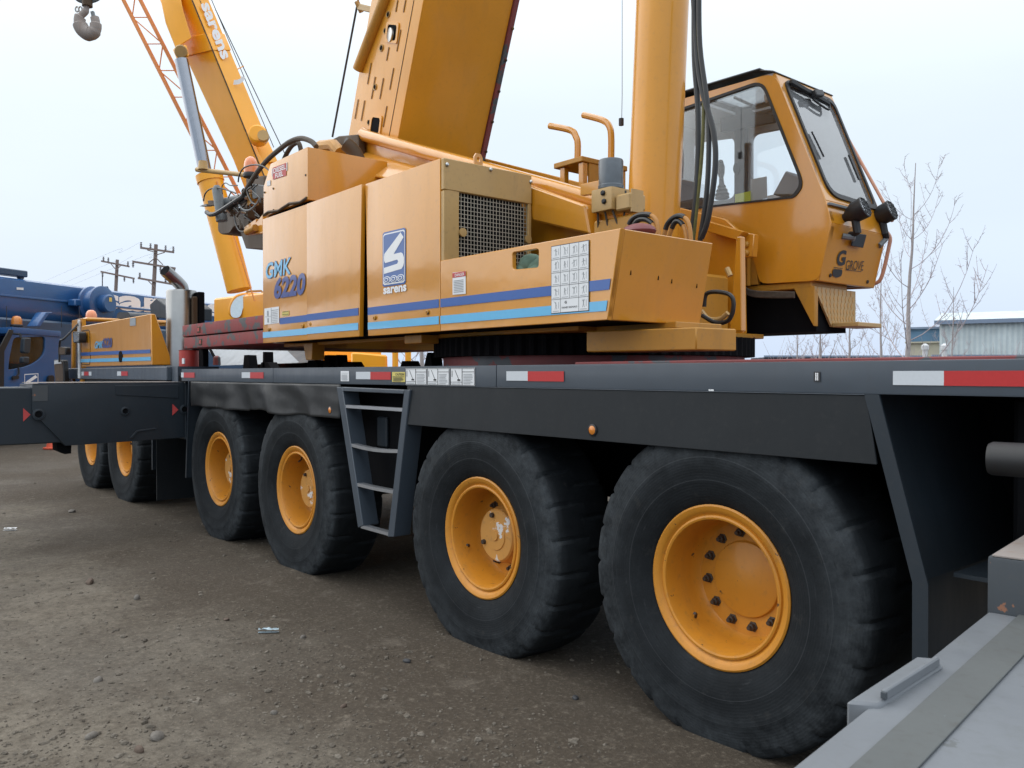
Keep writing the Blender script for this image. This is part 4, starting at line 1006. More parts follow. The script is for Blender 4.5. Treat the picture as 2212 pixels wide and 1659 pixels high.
lettering('model_letters', 'GMK', T3(547, 995), T3(715, 958), T3(553, 885), M['logo_blue'], pn1, .03, .0)
lettering('model_letters', 'GMK', T3(549, 991, .007), T3(713, 955, .007), T3(555, 889, .007), M['cyan_stripe'], pn1, .015, .0)
lettering('model_letters', '6220', T3(604, 1122, .007), T3(808, 1090, .007), T3(608, 982, .007), M['navy'], pn1, .045, .1)
def LG(a, b, off=.004): return T3(a, b, off)
lg = lambda s, t: lerp(lerp((1312, 1045), (1462, 1020), s), lerp((1312, 690), (1460, 652), s), t)
def lgp(s, t, off): q = lg_xy(s, t); return T3(q[0], q[1], off)
def lg_xy(s, t):
    x = 1312 + 150 * s; b = 1042 + (1020 - 1042) * s; tt = 688 + (653 - 688) * s
    return x, b + (tt - b) * t
def lgpoly(name, st, mat, off): return MB().prism([lgp(s, t, off) for s, t in st], (0, -.001, 0)).build(name, M[mat], pn3, smooth=0)
rsq = lambda e, r: [(s, t) for s, t in ((e + r, e), (1 - e - r, e), (1 - e, e + r * .5), (1 - e, 1 - e - r * .5), (1 - e - r, 1 - e), (e + r, 1 - e), (e, 1 - e - r * .5), (e, e + r * .5))]
lgpoly('emblem_field', rsq(0, .06), 'logo_blue', .003)
lgpoly('emblem_border', rsq(.03, .06), 'white_paint', .0045); lgpoly('emblem_field', rsq(.055, .055), 'logo_blue', .006)
lgpoly('emblem_mark', [(.08, .235), (.84, .275), (.92, .32), (.95, .38), (.95, .47), (.90, .54), (.82, .57), (.50, .565), (.93, .83), (.80, .93), (.10, .60), (.08, .54), (.09, .47), (.14, .43), (.66, .455), (.70, .42), (.66, .38), (.08, .345)], 'white_paint', .0075)
for i in range(3):
    cx = .20 + .30 * i
    circ = lambda r: [(cx + r * math.cos(2 * math.pi * k / 20), .118 + r * .41 * math.sin(2 * math.pi * k / 20)) for k in range(20)]
    lgpoly('emblem_wheel', circ(.158), 'white_paint', .0075); lgpoly('emblem_wheel', circ(.125), 'logo_blue', .009); lgpoly('emblem_wheel', circ(.085), 'white_paint', .0105); lgpoly('emblem_wheel', circ(.05), 'logo_blue', .012)
lettering('owner_name', 'sarens', T3(1317, 1090, .005), T3(1468, 1068, .005), T3(1317, 1048, .005), M['white_paint'], pn3, .035)
# notices
def notice(pts, parent, rows, head=None, word=None):
    o = panel_decal(pts, 'white', parent, 'notice')
    P = [az('3', *t, Y=YP) for t in pts]; x0, x1, z0, z1 = P[0].x, P[1].x, P[0].z, P[2].z
    w, h = x1 - x0, z1 - z0
    if head:
        decal('notice_head', [(x0, YP, z1 - h * .22), (x1, YP, z1 - h * .22), (x1, YP, z1), (x0, YP, z1)], M[head], parent, (0, -.0045, 0))
        lettering('notice_word', word, (x0 + w * .2, YP - .0065, z1 - h * .18), (x1 - w * .08, YP - .0065, z1 - h * .18), (x0 + w * .2, YP - .0065, z1 - h * .05), M['white_paint'], parent, .01)
    print_lines(YP, [(x0 + w * a, x0 + w * b, z0 + h * c, h * d_) for a, b, c, d_ in rows], 'ink_grey', parent)
notice([(1768, 1092), (1853, 1085), (1853, 938), (1768, 948)], pn4, [(.1, .85, .1 + .075 * i, .028) for i in range(8)], 'sticker_red', 'DANGER')
notice([(541, 1288), (636, 1275), (636, 1168), (541, 1182)], pn1, [(.48, .5, .5, .95), (.05, .48, .48, .02), (.5, .97, .82, .03)] + [(.54, .92, .1 + .1 * i, .025) for i in range(7)] + [(.2, .3, .68, .3), (.22, .32, .25, .25)])
panel_decal([(655, 1232), (700, 1226), (700, 1196), (655, 1202)], 'sticker_yellow', pn1, 'warning_sticker')
xx = az('3', 660, 1215, Y=YP).x; xy = az('3', 696, 1215, Y=YP).x; zz = az('3', 676, 1212, Y=YP).z
print_lines(YP, [(xx, xy, zz - .01, .003), (xx, xy, zz + .012, .003)], 'ink', pn1)
# hand signal chart
def hs(a, b): return az('4', a, b, Y=YP)
hq = [hs(882, 1210), hs(1120, 1192), hs(1110, 745), hs(868, 778)]
x0, x1, z0, z1 = (hq[0].x + hq[3].x) / 2, (hq[1].x + hq[2].x) / 2, (hq[0].z + hq[1].z) / 2, (hq[2].z + hq[3].z) / 2
decal('hand_signal_chart', [(x0 - .004, YP, z0 - .004), (x1 + .004, YP, z0 - .004), (x1 + .004, YP, z1 + .004), (x0 - .004, YP, z1 + .004)], M['ink'], pn4, (0, -.0042, 0))
decal('hand_signal_chart', [(x0, YP, z0), (x1, YP, z0), (x1, YP, z1), (x0, YP, z1)], M['white'], pn4, (0, -.0058, 0))
W_, H_ = x1 - x0, z1 - z0; mb, m2 = MB(), MB(); Yc = YP - .0068; rr = random.Random(2)
for i in (1, 2, 3): mb.box(x0 + W_ * i / 4 - .0008, x0 + W_ * i / 4 + .0008, Yc - .001, Yc, z0 + (H_ * .2 if i == 2 else 0), z1)
for j in (1, 2, 3, 4): mb.box(x0, x1, Yc - .001, Yc, z0 + H_ * j / 5 - .0008, z0 + H_ * j / 5 + .0008)
for i in range(4):
    for j in range(5):
        if j == 0 and i in (1, 2): continue
        cx, cz, w, h = x0 + W_ * (i + .5) / 4, z0 + H_ * (j + .5) / 5, W_ / 4, H_ / 5
        m2.box(cx - w * .35, cx + w * .35, Yc - .001, Yc, cz - h * .40, cz - h * .36)
        m2.box(cx - w * .06, cx + w * .03, Yc - .001, Yc, cz + h * .18, cz + h * .3)
        for sgn in (-1, 1):
            m2.bar((cx, Yc, cz + h * .15), (cx + sgn * w * rr.uniform(.08, .24), Yc, cz + h * rr.uniform(-.05, .38)), .001, .0028)
            m2.bar((cx, Yc, cz + h * .02), (cx + sgn * w * .1, Yc, cz - h * .26), .001, .0032)
        m2.bar((cx, Yc, cz + h * .2), (cx, Yc, cz), .001, .006)
        m2.box(cx + w * .27, cx + w * .30, Yc - .001, Yc, cz - h * .2, cz + h * .3)
tag(mb.build('chart_rules', M['ink'], pn4, smooth=0), kind='stuff'); tag(m2.build('chart_figures', M['ink_grey'], pn4, smooth=0), kind='stuff')
lettering('chart_title', 'HAND SIGNALS', (x0 + W_ * .29, YP - .008, z0 + H_ * .055), (x0 + W_ * .71, YP - .008, z0 + H_ * .055), (x0 + W_ * .29, YP - .008, z0 + H_ * .082), M['ink'], pn4, .01)
lettering('chart_mark', 'G', (x0 + W_ * .37, YP - .008, z0 + H_ * .125), (x0 + W_ * .43, YP - .008, z0 + H_ * .125), (x0 + W_ * .37, YP - .008, z0 + H_ * .165), M['ink'], pn4, .04)
# panel bolts along the light stripe
for a, b, pr in ((571, 1320, pn1), (792, 1296, pn1), (843, 1284, pn2), (1111, 1250, pn2), (1260, 1243, pn3), (1605, 1207, pn3)):
    c = T3(a, b, .004); MB().lathe([(.016, 0), (.015, -.006), (.009, -.008), (.008, -.004), (0, -.004)], c, (0, 1, 0), 14, False).build('panel_bolt', M['yellow_old'], pr)
# ------------------------------------------------------------------ boom
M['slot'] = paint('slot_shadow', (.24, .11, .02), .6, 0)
BN, BF = 4.01, 4.94                              # near and far side of the boom
Pn0, Pn1 = Vector((-6.393, BN, 3.687)), Vector((-5.966, BN, 4.815))
bd = (Pn1 - Pn0); bd.y = 0; bd.normalize(); bu = Vector((-bd.z, 0, bd.x))     # along the boom, and from its underside to its back
def bpt(s, h, y): return Vector((Pn0.x, y, Pn0.z)) + bd * s + bu * h
S0, S1 = -.75, 9.5
sec = [(0.0, BN), (.0, BN + .30), (-.03, BN + .62), (-.02, BF - .02), (.02, BF), (.90, BF), (.91, BN)]
boom = MB(); m_ = len(sec)
for s in (S0, S1): boom.v += [tuple(bpt(s, h, y)) for h, y in sec]
boom.f = [list(range(m_))[::-1], list(range(m_, 2 * m_))] + [(i, (i + 1) % m_, m_ + (i + 1) % m_, m_ + i) for i in range(m_)]
boom = boom.build('boom', M['boom_yellow'], crane, .012, smooth=20, seg=2)
def aB(a, b): return az('A', a, b, Y=BN)
def sh(p): q = Vector(p) - Vector((Pn0.x, BN, Pn0.z)); return q.dot(bd), q.dot(bu)
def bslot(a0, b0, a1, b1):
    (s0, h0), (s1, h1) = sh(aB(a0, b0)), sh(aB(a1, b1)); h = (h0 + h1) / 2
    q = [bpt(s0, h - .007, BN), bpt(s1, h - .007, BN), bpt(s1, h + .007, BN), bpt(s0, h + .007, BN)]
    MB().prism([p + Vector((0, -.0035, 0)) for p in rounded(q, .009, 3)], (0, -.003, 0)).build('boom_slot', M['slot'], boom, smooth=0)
for t in ((645, 0, 628, 110), (715, 0, 700, 115), (675, 270, 635, 470), (567, 430, 542, 555), (403, 575, 370, 770), (440, 700, 405, 905), (515, 712, 482, 905), (608, 620, 572, 822), (287, 905, 253, 1085), (343, 915, 313, 1105), (547, 968, 512, 1160)):
    bslot(*t)
def bhole(a, b, r):
    c = aB(a, b)
    MB().lathe([(r * 1.35, -.004), (r * 1.25, -.010), (r, -.008), (r * .9, -.003)], c, (0, 1, 0), 18, False).build('hole_rim', M['yellow_dusty'], boom)
    MB().lathe([(r, -.005), (0, -.005)], c, (0, 1, 0), 18, False).build('boom_hole', M['dark'], boom)
for a, b, r in ((558, 133, .022), (497, 440, .024), (437, 795, .022), (530, 282, .020), (381, 1118, .020)): bhole(a, b, r)
for pl, fill in (([(562, 225), (645, 232), (630, 375), (548, 362)], 'zinc'), ([(418, 1070), (492, 1080), (475, 1222), (398, 1205)], None)):
    P = [aB(*t) for t in pl]; c = sum(P, Vector()) / 4
    outer = [c + (p - c) * 1.45 for p in P] ; outer.insert(4, c + (P[0] - c) * .2 + (P[3] - c) * 1.2 + bu * .10)
    MB().ring(rounded([c + (p - c) * 1.35 for p in P], .03), rounded(P, .03), (0, -.012, 0)).build('port_frame', M['boom_yellow'], boom)
    MB().prism([p + Vector((0, -.004, 0)) for p in rounded(P, .03)], (0, -.002, 0)).build('boom_port', M['dark'], boom, smooth=0)
    if fill: MB().lathe([(.062, 0), (.062, -.018), (.05, -.022), (0, -.022)], aB(583, 320), (.2, 1, 0), 20).build('locking_pin_head', M[fill], boom)
sA = sh(aB(430, 1080))[0]
(sa, ha), (sb_, hb_) = sh(aB(300, 640)), sh(aB(545, 0))
MB().tube([bpt(sa, ha, BN - .02), bpt(sb_, hb_, BN - .02), bpt(sb_ + .9, hb_ - .16, BN - .02)], .055, 12).build('diagonal_stiffener', M['oily'] if False else M['yellow_old'], boom)
MB().bar(bpt(S0 + .4, .15, BN - .002), bpt(S1, .15, BN - .002), .004, .006).build('boom_seam', M['oily'], boom, smooth=0)
# wear rail along the far lower edge, with bolt heads
MB().bar(bpt(-.35, -.01, BF + .012), bpt(S1, -.01, BF + .012), .07, .05, up=(0, 1, 0)).build('slide_rail', M['deck_red'], boom, .006)
for i in range(16):
    MB().lathe([(.013, 0), (.013, .012), (0, .012)], bpt(-.2 + i * .28, -.045, BF + .02), (.9, .2, -.3), 6).build('rail_bolt', M['oily'], boom)
# hoist rope with its guide arm
rp0, rp1 = at(718, 296, Y=4.3), at(785, -60, Y=4.3)
MB().tube([rp0, lerp(rp0, rp1, 3.5)], .012, 6).build('hoist_rope', M['wire'], crane)
g_ = az('A', 430, 95, Y=4.3); MB().bar(az('A', 290, 62, Y=4.3), g_, .04, .06).build('rope_guide', M['yellow_dusty'], boom, .006)
MB().bar(az('A', 290, 62, Y=4.3) + Vector((0, -.03, .05)), az('A', 290, 62, Y=4.3) + Vector((0, .03, -.05)), .03, .05).build('rope_guide', M['yellow_dusty'], boom, .006)

# lift cylinder
def cylp(u, v): return at(u, v, Y=YC)
ca, cb = cylp(1413, 440), cylp(1431, 0)
cdir = (cb - ca); cdir.y = 0; cdir.normalize()
lift = MB().lathe([(0, 0), (.178, 0), (.178, 6.4), (.16, 6.42), (0, 6.42)], ca - cdir * .95, cdir, 48).build('lift_cylinder', M['boom_yellow'], crane)
MB().lathe([(.12, 0), (.12, 3.2), (0, 3.2)], ca + cdir * 5.4, cdir, 32).build('lift_rod', M['chrome'], lift)
e0_ = cylp(1347, 250); MB().tube([ca + Vector((-.10, .20, -.3)), ca + Vector((-.10, .20, .55)) + cdir * .1], .028, 8).build('pressure_pipe', M['boom_yellow'], lift)
MB().tube([cylp(1343, 258), cylp(1344, 205), cylp(1344, -80)], .0022, 5).build('sensor_wire', M['wire'], lift); 
c_ = cylp(1342, 265); MB().lathe([(.008, -.02), (.018, -.02), (.018, .03), (0, .035)], c_, (0, 0, 1), 8).build('wire_weight', M['wire'], lift)
# hanging hose bundle beside the cylinder
YH = 4.35
def hp(u, v, Y=YH): return at(u, v, Y=Y)
for pts, r, mt in (([(1500, -40), (1500, 120), (1508, 250), (1505, 400), (1492, 520)], .0185, 'hose'), ([(1512, -40), (1508, 90), (1520, 180), (1517, 320), (1505, 450), (1497, 525)], .012, 'hose_y'),
                   ([(1510, -40), (1512, 100), (1530, 250), (1528, 400), (1512, 520)], .017, 'hose'), ([(1496, -40), (1510, 160), (1540, 280), (1545, 360), (1530, 470), (1515, 515)], .0185, 'hose')):
    if mt == 'hose_y' and 'hose_y' not in M: M['hose_y'] = plain('hose_with_yellow_print', (.10, .095, .02), .5, var=.9, scale=26)
    pipe('hydraulic_hose', [hp(*t) for t in pts], r, mt, crane, 10, 6)
# hose loops rising from the end box
for pts in ([(1352, 500), (1362, 478), (1392, 463), (1418, 478), (1427, 512)], [(1358, 505), (1372, 482), (1398, 475), (1418, 500), (1424, 515)], [(1432, 512), (1440, 488), (1466, 466), (1488, 484), (1494, 510)], [(1440, 498), (1458, 480), (1478, 492), (1488, 512)]):
    P = [at(u, v, Y=3.74 if pts[-1][0] > 1450 else 3.62) for u, v in pts]; P[0].z -= .08; P[-1].z -= .1
    c = curve(P, 6); k1, k2 = int(len(c) * .22), int(len(c) * .62)
    h = MB().tube(c[k1:k2 + 1], .015, 9).build('hose_loop', M['hose'], crane)
    MB().tube(c[:k1 + 1], .0125, 9).build('hose_sleeve', M['orange_sleeve'], h); MB().tube(c[k2:], .0125, 9).build('hose_sleeve', M['orange_sleeve'], h)
mb = MB().sphere(at(1380, 500, Y=3.45), .085, 14, 8, (1.2, 1, .5)); mb.build('hose_cover', M['purple'], crane)

# central lubrication pump on its bracket
YU = 3.72
def up(a, b, Y=YU): return az('B', a, b, Y=Y)
c = up(738, 1000); rz_ = .075
ztop = up(738, 702).z
MB().lathe([(0, 0), (rz_ * 1.06, 0), (rz_ * 1.06, .02), (rz_, .025), (rz_ * 1.0, ztop - c.z - .01), (rz_ * .94, ztop - c.z), (0, ztop - c.z)], c, (0, 0, 1), 28).build('grease_reservoir', M['tank_plastic'], crane)
lub = MB().box(c.x - .085, c.x + .085, YU - .085, YU + .08, up(738, 1235).z, c.z - .002).build('grease_pump', M['yellow_dusty'], crane, .015, seg=2)
MB().prism([up(615, 905, YU + .05), up(615, 1040, YU + .05), up(425, 1060, YU + .05), up(425, 945, YU + .05)], (0, .04, 0)).build('pump_bracket', M['yellow'], lub, .004)
for a, b in ((662, 1035), (672, 1120)): MB().lathe([(.016, 0), (.016, -.01), (.010, -.016), (0, -.016)], up(a, b, YU - .085), (0, 1, 0), 12).build('pump_outlet', M['black'], lub)
B(c.x + .09, c.x + .21, YU - .06, YU + .08, up(900, 1225).z, up(900, 1060).z).build('distributor_block', M['yellow_dusty'], lub, .01)
for k, dx in enumerate((-.06, 0, .06)): pipe('grease_line', [(c.x + dx, YU - .05, lub.data.vertices[0].co.z if False else up(738, 1235).z), (c.x + dx * 1.4, YU - .02, 2.5), (c.x + dx * 2 + .03, YU + .02, 2.36)], .007, 'hose_dusty', lub, 6)
pipe('grease_line', [up(885, 1010), up(890, 1120), up(870, 1260), up(850, 1380)], .006, 'hose', lub, 6)
B(c.x - .12, c.x + .2, YU - .03, YU + .12, 2.28, up(738, 1300).z).build('pump_post', M['yellow_old'], crane, .01)
mb = MB().box(up(1010, 1000).x - .01, up(1010, 1000).x, YU - .05, YU + .05, up(1010, 1230).z, up(1010, 1000).z); mb.build('pump_guard', M['yellow_dusty'], lub)
# small roofed stand with two handrails behind the pump
YR = 4.75
def rp(a, b, Y=YR): return az('B', a, b, Y=Y)
x0, x1 = rp(150, 760).x, rp(450, 660).x
zr = rp(150, 735).z
roofz0, roofz1 = rp(445, 710, 4.4).z, rp(445, 655, 4.4).z
xa_, xb_ = rp(155, 740, 4.4).x, rp(445, 660, 4.4).x
st = B(xa_, xb_, 4.4, 4.9, roofz0, roofz1).build('winch_stand_top', M['yellow_old'], crane, .005)
for x, y in ((xa_ + .05, 4.42), (xb_ - .06, 4.42), (xa_ + .05, 4.84), (xb_ - .06, 4.84)): B(x, x + .05, y, y + .05, 2.7, roofz0 - .002).build('stand_post', M['yellow'], st, .004)
B(xb_ - .02, xb_ - .005, 4.48, 4.84, 2.7, roofz0 - .002).build('stand_panel', M['yellow_old'], st)
for pts, Y in (([(400, 700), (402, 540), (385, 470), (330, 400), (120, 355)], 4.6), ([(740, 720), (742, 480), (725, 370), (660, 300), (460, 245)], 4.75)):
    pipe('handrail', [rp(a, b, Y) for a, b in pts], .026, 'yellow', crane, 10, 6)

# ------------------------------------------------------------------ winch, pumps and hoses at the tail
def jp(a, b, Y=3.7): return az('J', a, b, Y=Y)
hub_ = MB().prism(rounded([jp(270, 1130), jp(270, 1280), jp(320, 1315), jp(420, 1300), jp(470, 1215), jp(560, 1200), jp(640, 1300), jp(700, 1000), jp(420, 980)], .05, 3), (0, .5, 0)).build('winch_gear_case', M['oily'], crane, .02)
MB().lathe([(0, 0), (.11, 0), (.13, .03), (.13, .40), (.11, .43), (0, .43)], jp(600, 900, 3.6), (0, 1, 0), 24).build('winch_drum', M['oily'], crane)
MB().lathe([(0, -.02), (.062, -.02), (.062, .08), (.055, .1), (.055, .34), (.028, .38), (0, .38)], jp(320, 1120, 3.5), (-.12, -.1, 1), 18).build('hydraulic_motor', M['pump_grey'], crane)
MB().lathe([(0, 0), (.055, 0), (.055, .36), (0, .36)], jp(330, 920, 3.55), (1, .25, .02), 16).build('pump_body', M['pump_grey'], crane)
MB().prism(rounded([jp(680, 680, 3.45), jp(745, 670, 3.45), jp(765, 850, 3.45), jp(715, 860, 3.45)], .02), (0, .12, 0)).build('junction_box', M['pump_grey'], crane, .008)
MB().prism([jp(140, 880, 3.5), jp(240, 880, 3.5), jp(245, 945, 3.5), jp(150, 945, 3.5)], (0, .12, 0)).build('motor_bracket', M['oily'], crane, .004)
MB().prism([jp(40, 955, 3.5), jp(130, 950, 3.5), jp(130, 925, 3.5), jp(80, 935, 3.5)], (0, .06, 0)).build('motor_flange', M['pump_grey'], crane)
MB().prism([jp(605, 1215, 3.45), jp(755, 1110, 3.45), jp(755, 1160, 3.45), jp(840, 1050, 3.45), jp(840, 1300, 3.45), jp(620, 1320, 3.45)], (0, .05, 0)).build('tail_bracket', M['yellow'], crane, .006)
MB().tube([jp(640, 1280, 3.42), jp(750, 1225, 3.42)], .035, 12).build('bracket_roller', M['yellow_old'], crane)
MB().prism([jp(545, 1255, 3.75), jp(860, 1225, 3.75), jp(860, 1500, 3.75), jp(625, 1490, 3.75)], (0, .6, 0)).build('tail_plate', M['oily'], crane, .006)
MB().prism([jp(620, 590, 3.8), jp(860, 560, 3.8), jp(860, 1010, 3.8), jp(640, 1010, 3.8)], (0, .3, 0)).build('tail_housing', M['oily'], crane, .02)
MB().tube([jp(5, 490, 3.6), jp(640, 560, 3.9)], .028, 12).build('crossbar', M['yellow_dusty'], crane)
MB().lathe([(0, 0), (.062, 0), (.055, .05), (.052, .10), (0, .10)], jp(85, 490, 3.62), (0, 0, 1), 18).build('crossbar_cap', M['yellow_dusty'], crane)
bb = jp(690, 600, 3.6); beacon(jp(690, 590, 3.6), .072, .22, 'beacon', crane)
def jh(pts, r, mt, Y=3.4): return pipe('hydraulic_hose', [jp(*t, Y) for t in pts], r, mt, crane, 9, 6)
jh([(130, 1030), (180, 1060), (260, 1040), (420, 940), (600, 820)], .025, 'hose', 3.4)
jh([(360, 1020), (450, 960), (560, 900), (640, 860)], .025, 'hose', 3.45)
jh([(600, 800), (660, 700), (760, 540), (900, 370), (1060, 230), (1200, 130), (1330, 95), (1450, 130), (1520, 200)], .024, 'hose_dusty', 3.42)
jh([(1110, 360), (1160, 260), (1220, 180), (1290, 150), (1320, 220), (1330, 330)], .022, 'hose_dusty', 3.5)
jh([(90, 890), (110, 800), (170, 740), (280, 720), (420, 760), (500, 790)], .008, 'hose', 3.45)
jh([(530, 650), (545, 560), (600, 470), (720, 430), (850, 450), (940, 520)], .008, 'hose', 3.4)
jh([(330, 800), (325, 700), (370, 660), (430, 690), (520, 690)], .006, 'hose', 3.45)
jh([(540, 940), (600, 1000), (680, 1000), (760, 930), (800, 860)], .010, 'pump_grey', 3.4)
jh([(480, 1080), (500, 1180), (540, 1260), (600, 1280)], .008, 'hose', 3.4)
rr = random.Random(21)
for k in range(9):
    p = jp(rr.uniform(430, 800), rr.uniform(700, 1130), rr.uniform(3.42, 3.6)); s = rr.uniform(.02, .045)
    B(p.x - s, p.x + s, p.y - s, p.y + s, p.z - s * 1.3, p.z + s * 1.3).build('valve_block', M[rr.choice(('oily', 'pump_grey', 'oily', 'yellow_old'))], crane, .006)
    MB().lathe([(.012, 0), (.012, .03), (.018, .03), (.018, .05), (0, .05)], (p.x, p.y - s, p.z), (rr.uniform(-.4, .4), -1, rr.uniform(-.2, .6)), 8).build('hose_fitting', M['zinc'], crane)
for k in range(9):
    x0_, y0_ = rr.uniform(430, 780), rr.uniform(680, 1050); jh([(x0_, y0_), (x0_ + rr.uniform(-70, 20), y0_ + rr.uniform(40, 90)), (x0_ + rr.uniform(-40, 80), y0_ + rr.uniform(110, 200)), (x0_ + rr.uniform(0, 120), y0_ + rr.uniform(160, 230))], rr.uniform(.006, .013), rr.choice(('hose', 'hose_dusty', 'hose')), rr.uniform(3.38, 3.5))
# engine exhaust and rusty plate by the boom foot
eo = az('A', 165, 1310, Y=3.6); 
eo = az('A', 172, 1315, Y=3.55)
pipe('exhaust_outlet', [eo + Vector((.10, .11, -.5)), eo + Vector((.09, .10, -.25)), eo + Vector((.05, .06, -.08)), eo], .062, 'oily', crane, 16, 5)
MB().lathe([(.056, .006), (0, .006)], eo, Vector((-.12, -.95, .15)), 20, False).build('exhaust_mouth', M['black'], crane)
MB().prism([az('A', -40, 1310, Y=3.85), az('A', 100, 1240, Y=3.85), az('A', 275, 1225, Y=3.85), az('A', 290, 1430, Y=3.85), az('A', 0, 1400, Y=3.85)], (0, .08, 0)).build('heat_shield', M['oily'], crane, .01)
MB().tube([az('A', -60, 1340, Y=3.75), az('A', 60, 1330, Y=3.75), az('A', 120, 1400, Y=3.75)], .06, 10).build('intake_pipe', M['yellow_old'], crane)

# ------------------------------------------------------------------ operator cab
CN, CF = 5.15, 5.91
def cz(a, b, Y=CN): return az('5', a, b, Y=Y)
def flat(p): return Vector((p.x, CN, p.z))
# side outline in the x-z plane
rf = flat(cz(790, 100)); pb = flat(cz(1080, 830)); ns = flat(cz(1112, 960)); fb = flat(cz(1040, 1290))
bl = flat(cz(690, 1310)); bk = flat(cz(680, 1060)); bk2 = flat(cz(600, 1010)); lt = Vector((bk2.x - 1.0, CN, rf.z + .03)); lb = Vector((lt.x, CN, bk2.z + .12))
outline = [bl, fb, ns, pb, rf, lt, lb, bk2, bk]
outline = rounded(outline, [.08, .06, .02, .12, .10, .08, .05, .02, .02], 4)
win = rounded([flat(cz(900, 815)), flat(cz(955, 740)), flat(cz(720, 150)), Vector((lt.x + .12, CN, lt.z - .10)), Vector((lt.x + .12, CN, flat(cz(240, 890)).z + .02))], [.03, .09, .09, .06, .03], 5)
side = MB().ring(outline, win, (0, .05, 0)).build('operator_cab', M['yellow'], crane, .008, smooth=30)
def y_at(pts, y): return [Vector((p.x, y, p.z)) for p in pts]
wc = sum(win, Vector()) / len(win)
MB().ring([wc + (p - wc) * 1.012 for p in win], [wc + (p - wc) * .972 for p in win], (0, .030, 0)).build('window_seal', M['black'], side).location = (0, -.008, 0)
MB().prism([wc + (p - wc) * .97 + Vector((0, .015, 0)) for p in win], (0, .005, 0)).build('window_pane', M['cab_glass'], side, smooth=0)
# far side: two windows and a pillar between
ff = [Vector((p.x, CF - .05, p.z)) for p in (bl, fb, ns, pb, rf, lt, lb)]
xm = cz(605, 600, CF - .05).x
wz0, wz1 = flat(cz(240, 880)).z, rf.z - .14
def box_ring(x0, x1, z0, z1, hx0, hx1, hz0, hz1, slope=0):
    o = [Vector((x0, CF - .05, z0)), Vector((x1, CF - .05, z0)), Vector((x1 - slope, CF - .05, z1)), Vector((x0, CF - .05, z1))]
    h = rounded([Vector((hx0, CF - .05, hz0)), Vector((hx1, CF - .05, hz0)), Vector((hx1 - slope * .8, CF - .05, hz1)), Vector((hx0 + (.0), CF - .05, hz1))], .09)
    return MB().ring(o, h, (0, .04, 0))
wa = [cz(a, b, CF - .05) for a, b in ((650, 850), (1130, 800), (1150, 600), (1070, 375), (650, 455))]
wb = [cz(a, b, CF - .05) for a, b in ((560, 820), (320, 850), (270, 560), (330, 500), (560, 470))]
zlo = min(wa[0].z, wb[0].z)
fo1 = [Vector((xm, CF - .05, bl.z)), Vector((fb.x - .035, CF - .05, bl.z)), Vector((ns.x - .035, CF - .05, ns.z)), Vector((pb.x - .035, CF - .05, pb.z)), Vector((rf.x - .035, CF - .05, rf.z)), Vector((xm, CF - .05, rf.z + .01))]
fo2 = [Vector((lt.x, CF - .05, bl.z)), Vector((xm - .001, CF - .05, bl.z)), Vector((xm - .001, CF - .05, rf.z + .01)), Vector((lt.x, CF - .05, lt.z))]
fs1 = MB().ring(fo1, rounded(wa, .07), (0, .045, 0)).ring(fo2, rounded(wb, .07), (0, .045, 0)).build('far_side_wall', M['headliner'], side)
MB().prism([p + Vector((0, .02, 0)) for p in wa], (0, .004, 0)).build('window_pane', M['cab_glass'], side, smooth=0)
MB().prism([p + Vector((0, .02, 0)) for p in wb], (0, .004, 0)).build('window_pane', M['cab_glass'], side, smooth=0)
skin = MB().prism([p + Vector((0, .047, 0)) for p in (ff[0], ff[1] + Vector((-.035, 0, 0)), ff[2] + Vector((-.035, 0, 0)), ff[3] + Vector((-.035, 0, 0)))] + [Vector((lt.x, CF - .003, pb.z))], (0, .012, 0)).build('far_side_skin', M['yellow'], side)
# front: windscreen frame, nose, lower panel, roof, back, floor
def span(a, b, y0=CN + .004, y1=CF - .004): return [Vector((a.x, y0, a.z)), Vector((a.x, y1, a.z)), Vector((b.x, y1, b.z)), Vector((b.x, y0, b.z))]
wsf = span(pb, rf)
ax = (wsf[1] - wsf[0]); ay = (wsf[3] - wsf[0])
wp = lambda s, t: wsf[0] + ax * s + ay * t
wh = rounded([wp(.10, .05), wp(.93, .03), wp(.95, .93), wp(.09, .95)], [.12, .05, .08, .10], 5)
nrmf = ax.cross(ay).normalized(); nrmf = nrmf if nrmf.x > 0 else -nrmf
MB().ring(wsf, wh, -nrmf * .03).build('windscreen_frame', M['yellow'], side, .004)
c_ = sum(wh, Vector()) / len(wh)
MB().ring([c_ + (p - c_) * 1.03 + nrmf * .002 for p in wh], [c_ + (p - c_) * .95 + nrmf * .002 for p in wh], nrmf * .012).build('window_seal', M['black'], side)
MB().prism([c_ + (p - c_) * .97 - nrmf * .012 for p in wh], nrmf * .005).build('windscreen', M['screen_glass'], side, smooth=0)
MB().prism(span(ns, pb), (-.03, 0, -.004)).build('nose_panel', M['yellow'], side, .004)
fp = MB().prism(span(fb, ns), (-.03, 0, 0)).build('front_panel', M['yellow'], side, .004)
rl = [Vector((p.x - .01, p.y, p.z)) for p in span(lt, rf)]
def rl_at(s, t, dz=0.0): return lerp(lerp(rl[0], rl[3], s), lerp(rl[1], rl[2], s), t) + Vector((0, 0, dz))
MB().ring(rl, rounded([rl_at(.42, .14), rl_at(.92, .14), rl_at(.92, .86), rl_at(.42, .86)], .05), (0, 0, -.02)).build('roof_liner', M['headliner'], side)
roof_o = [Vector((lt.x - .02, CN - .03, lt.z + .02)), Vector((rf.x - .10, CN - .03, rf.z + .025)), Vector((rf.x + .015, CN - .01, rf.z - .01)), Vector((rf.x + .015, CF + .01, rf.z - .01)), Vector((rf.x - .10, CF + .03, rf.z + .025)), Vector((lt.x - .02, CF + .03, lt.z + .02))]
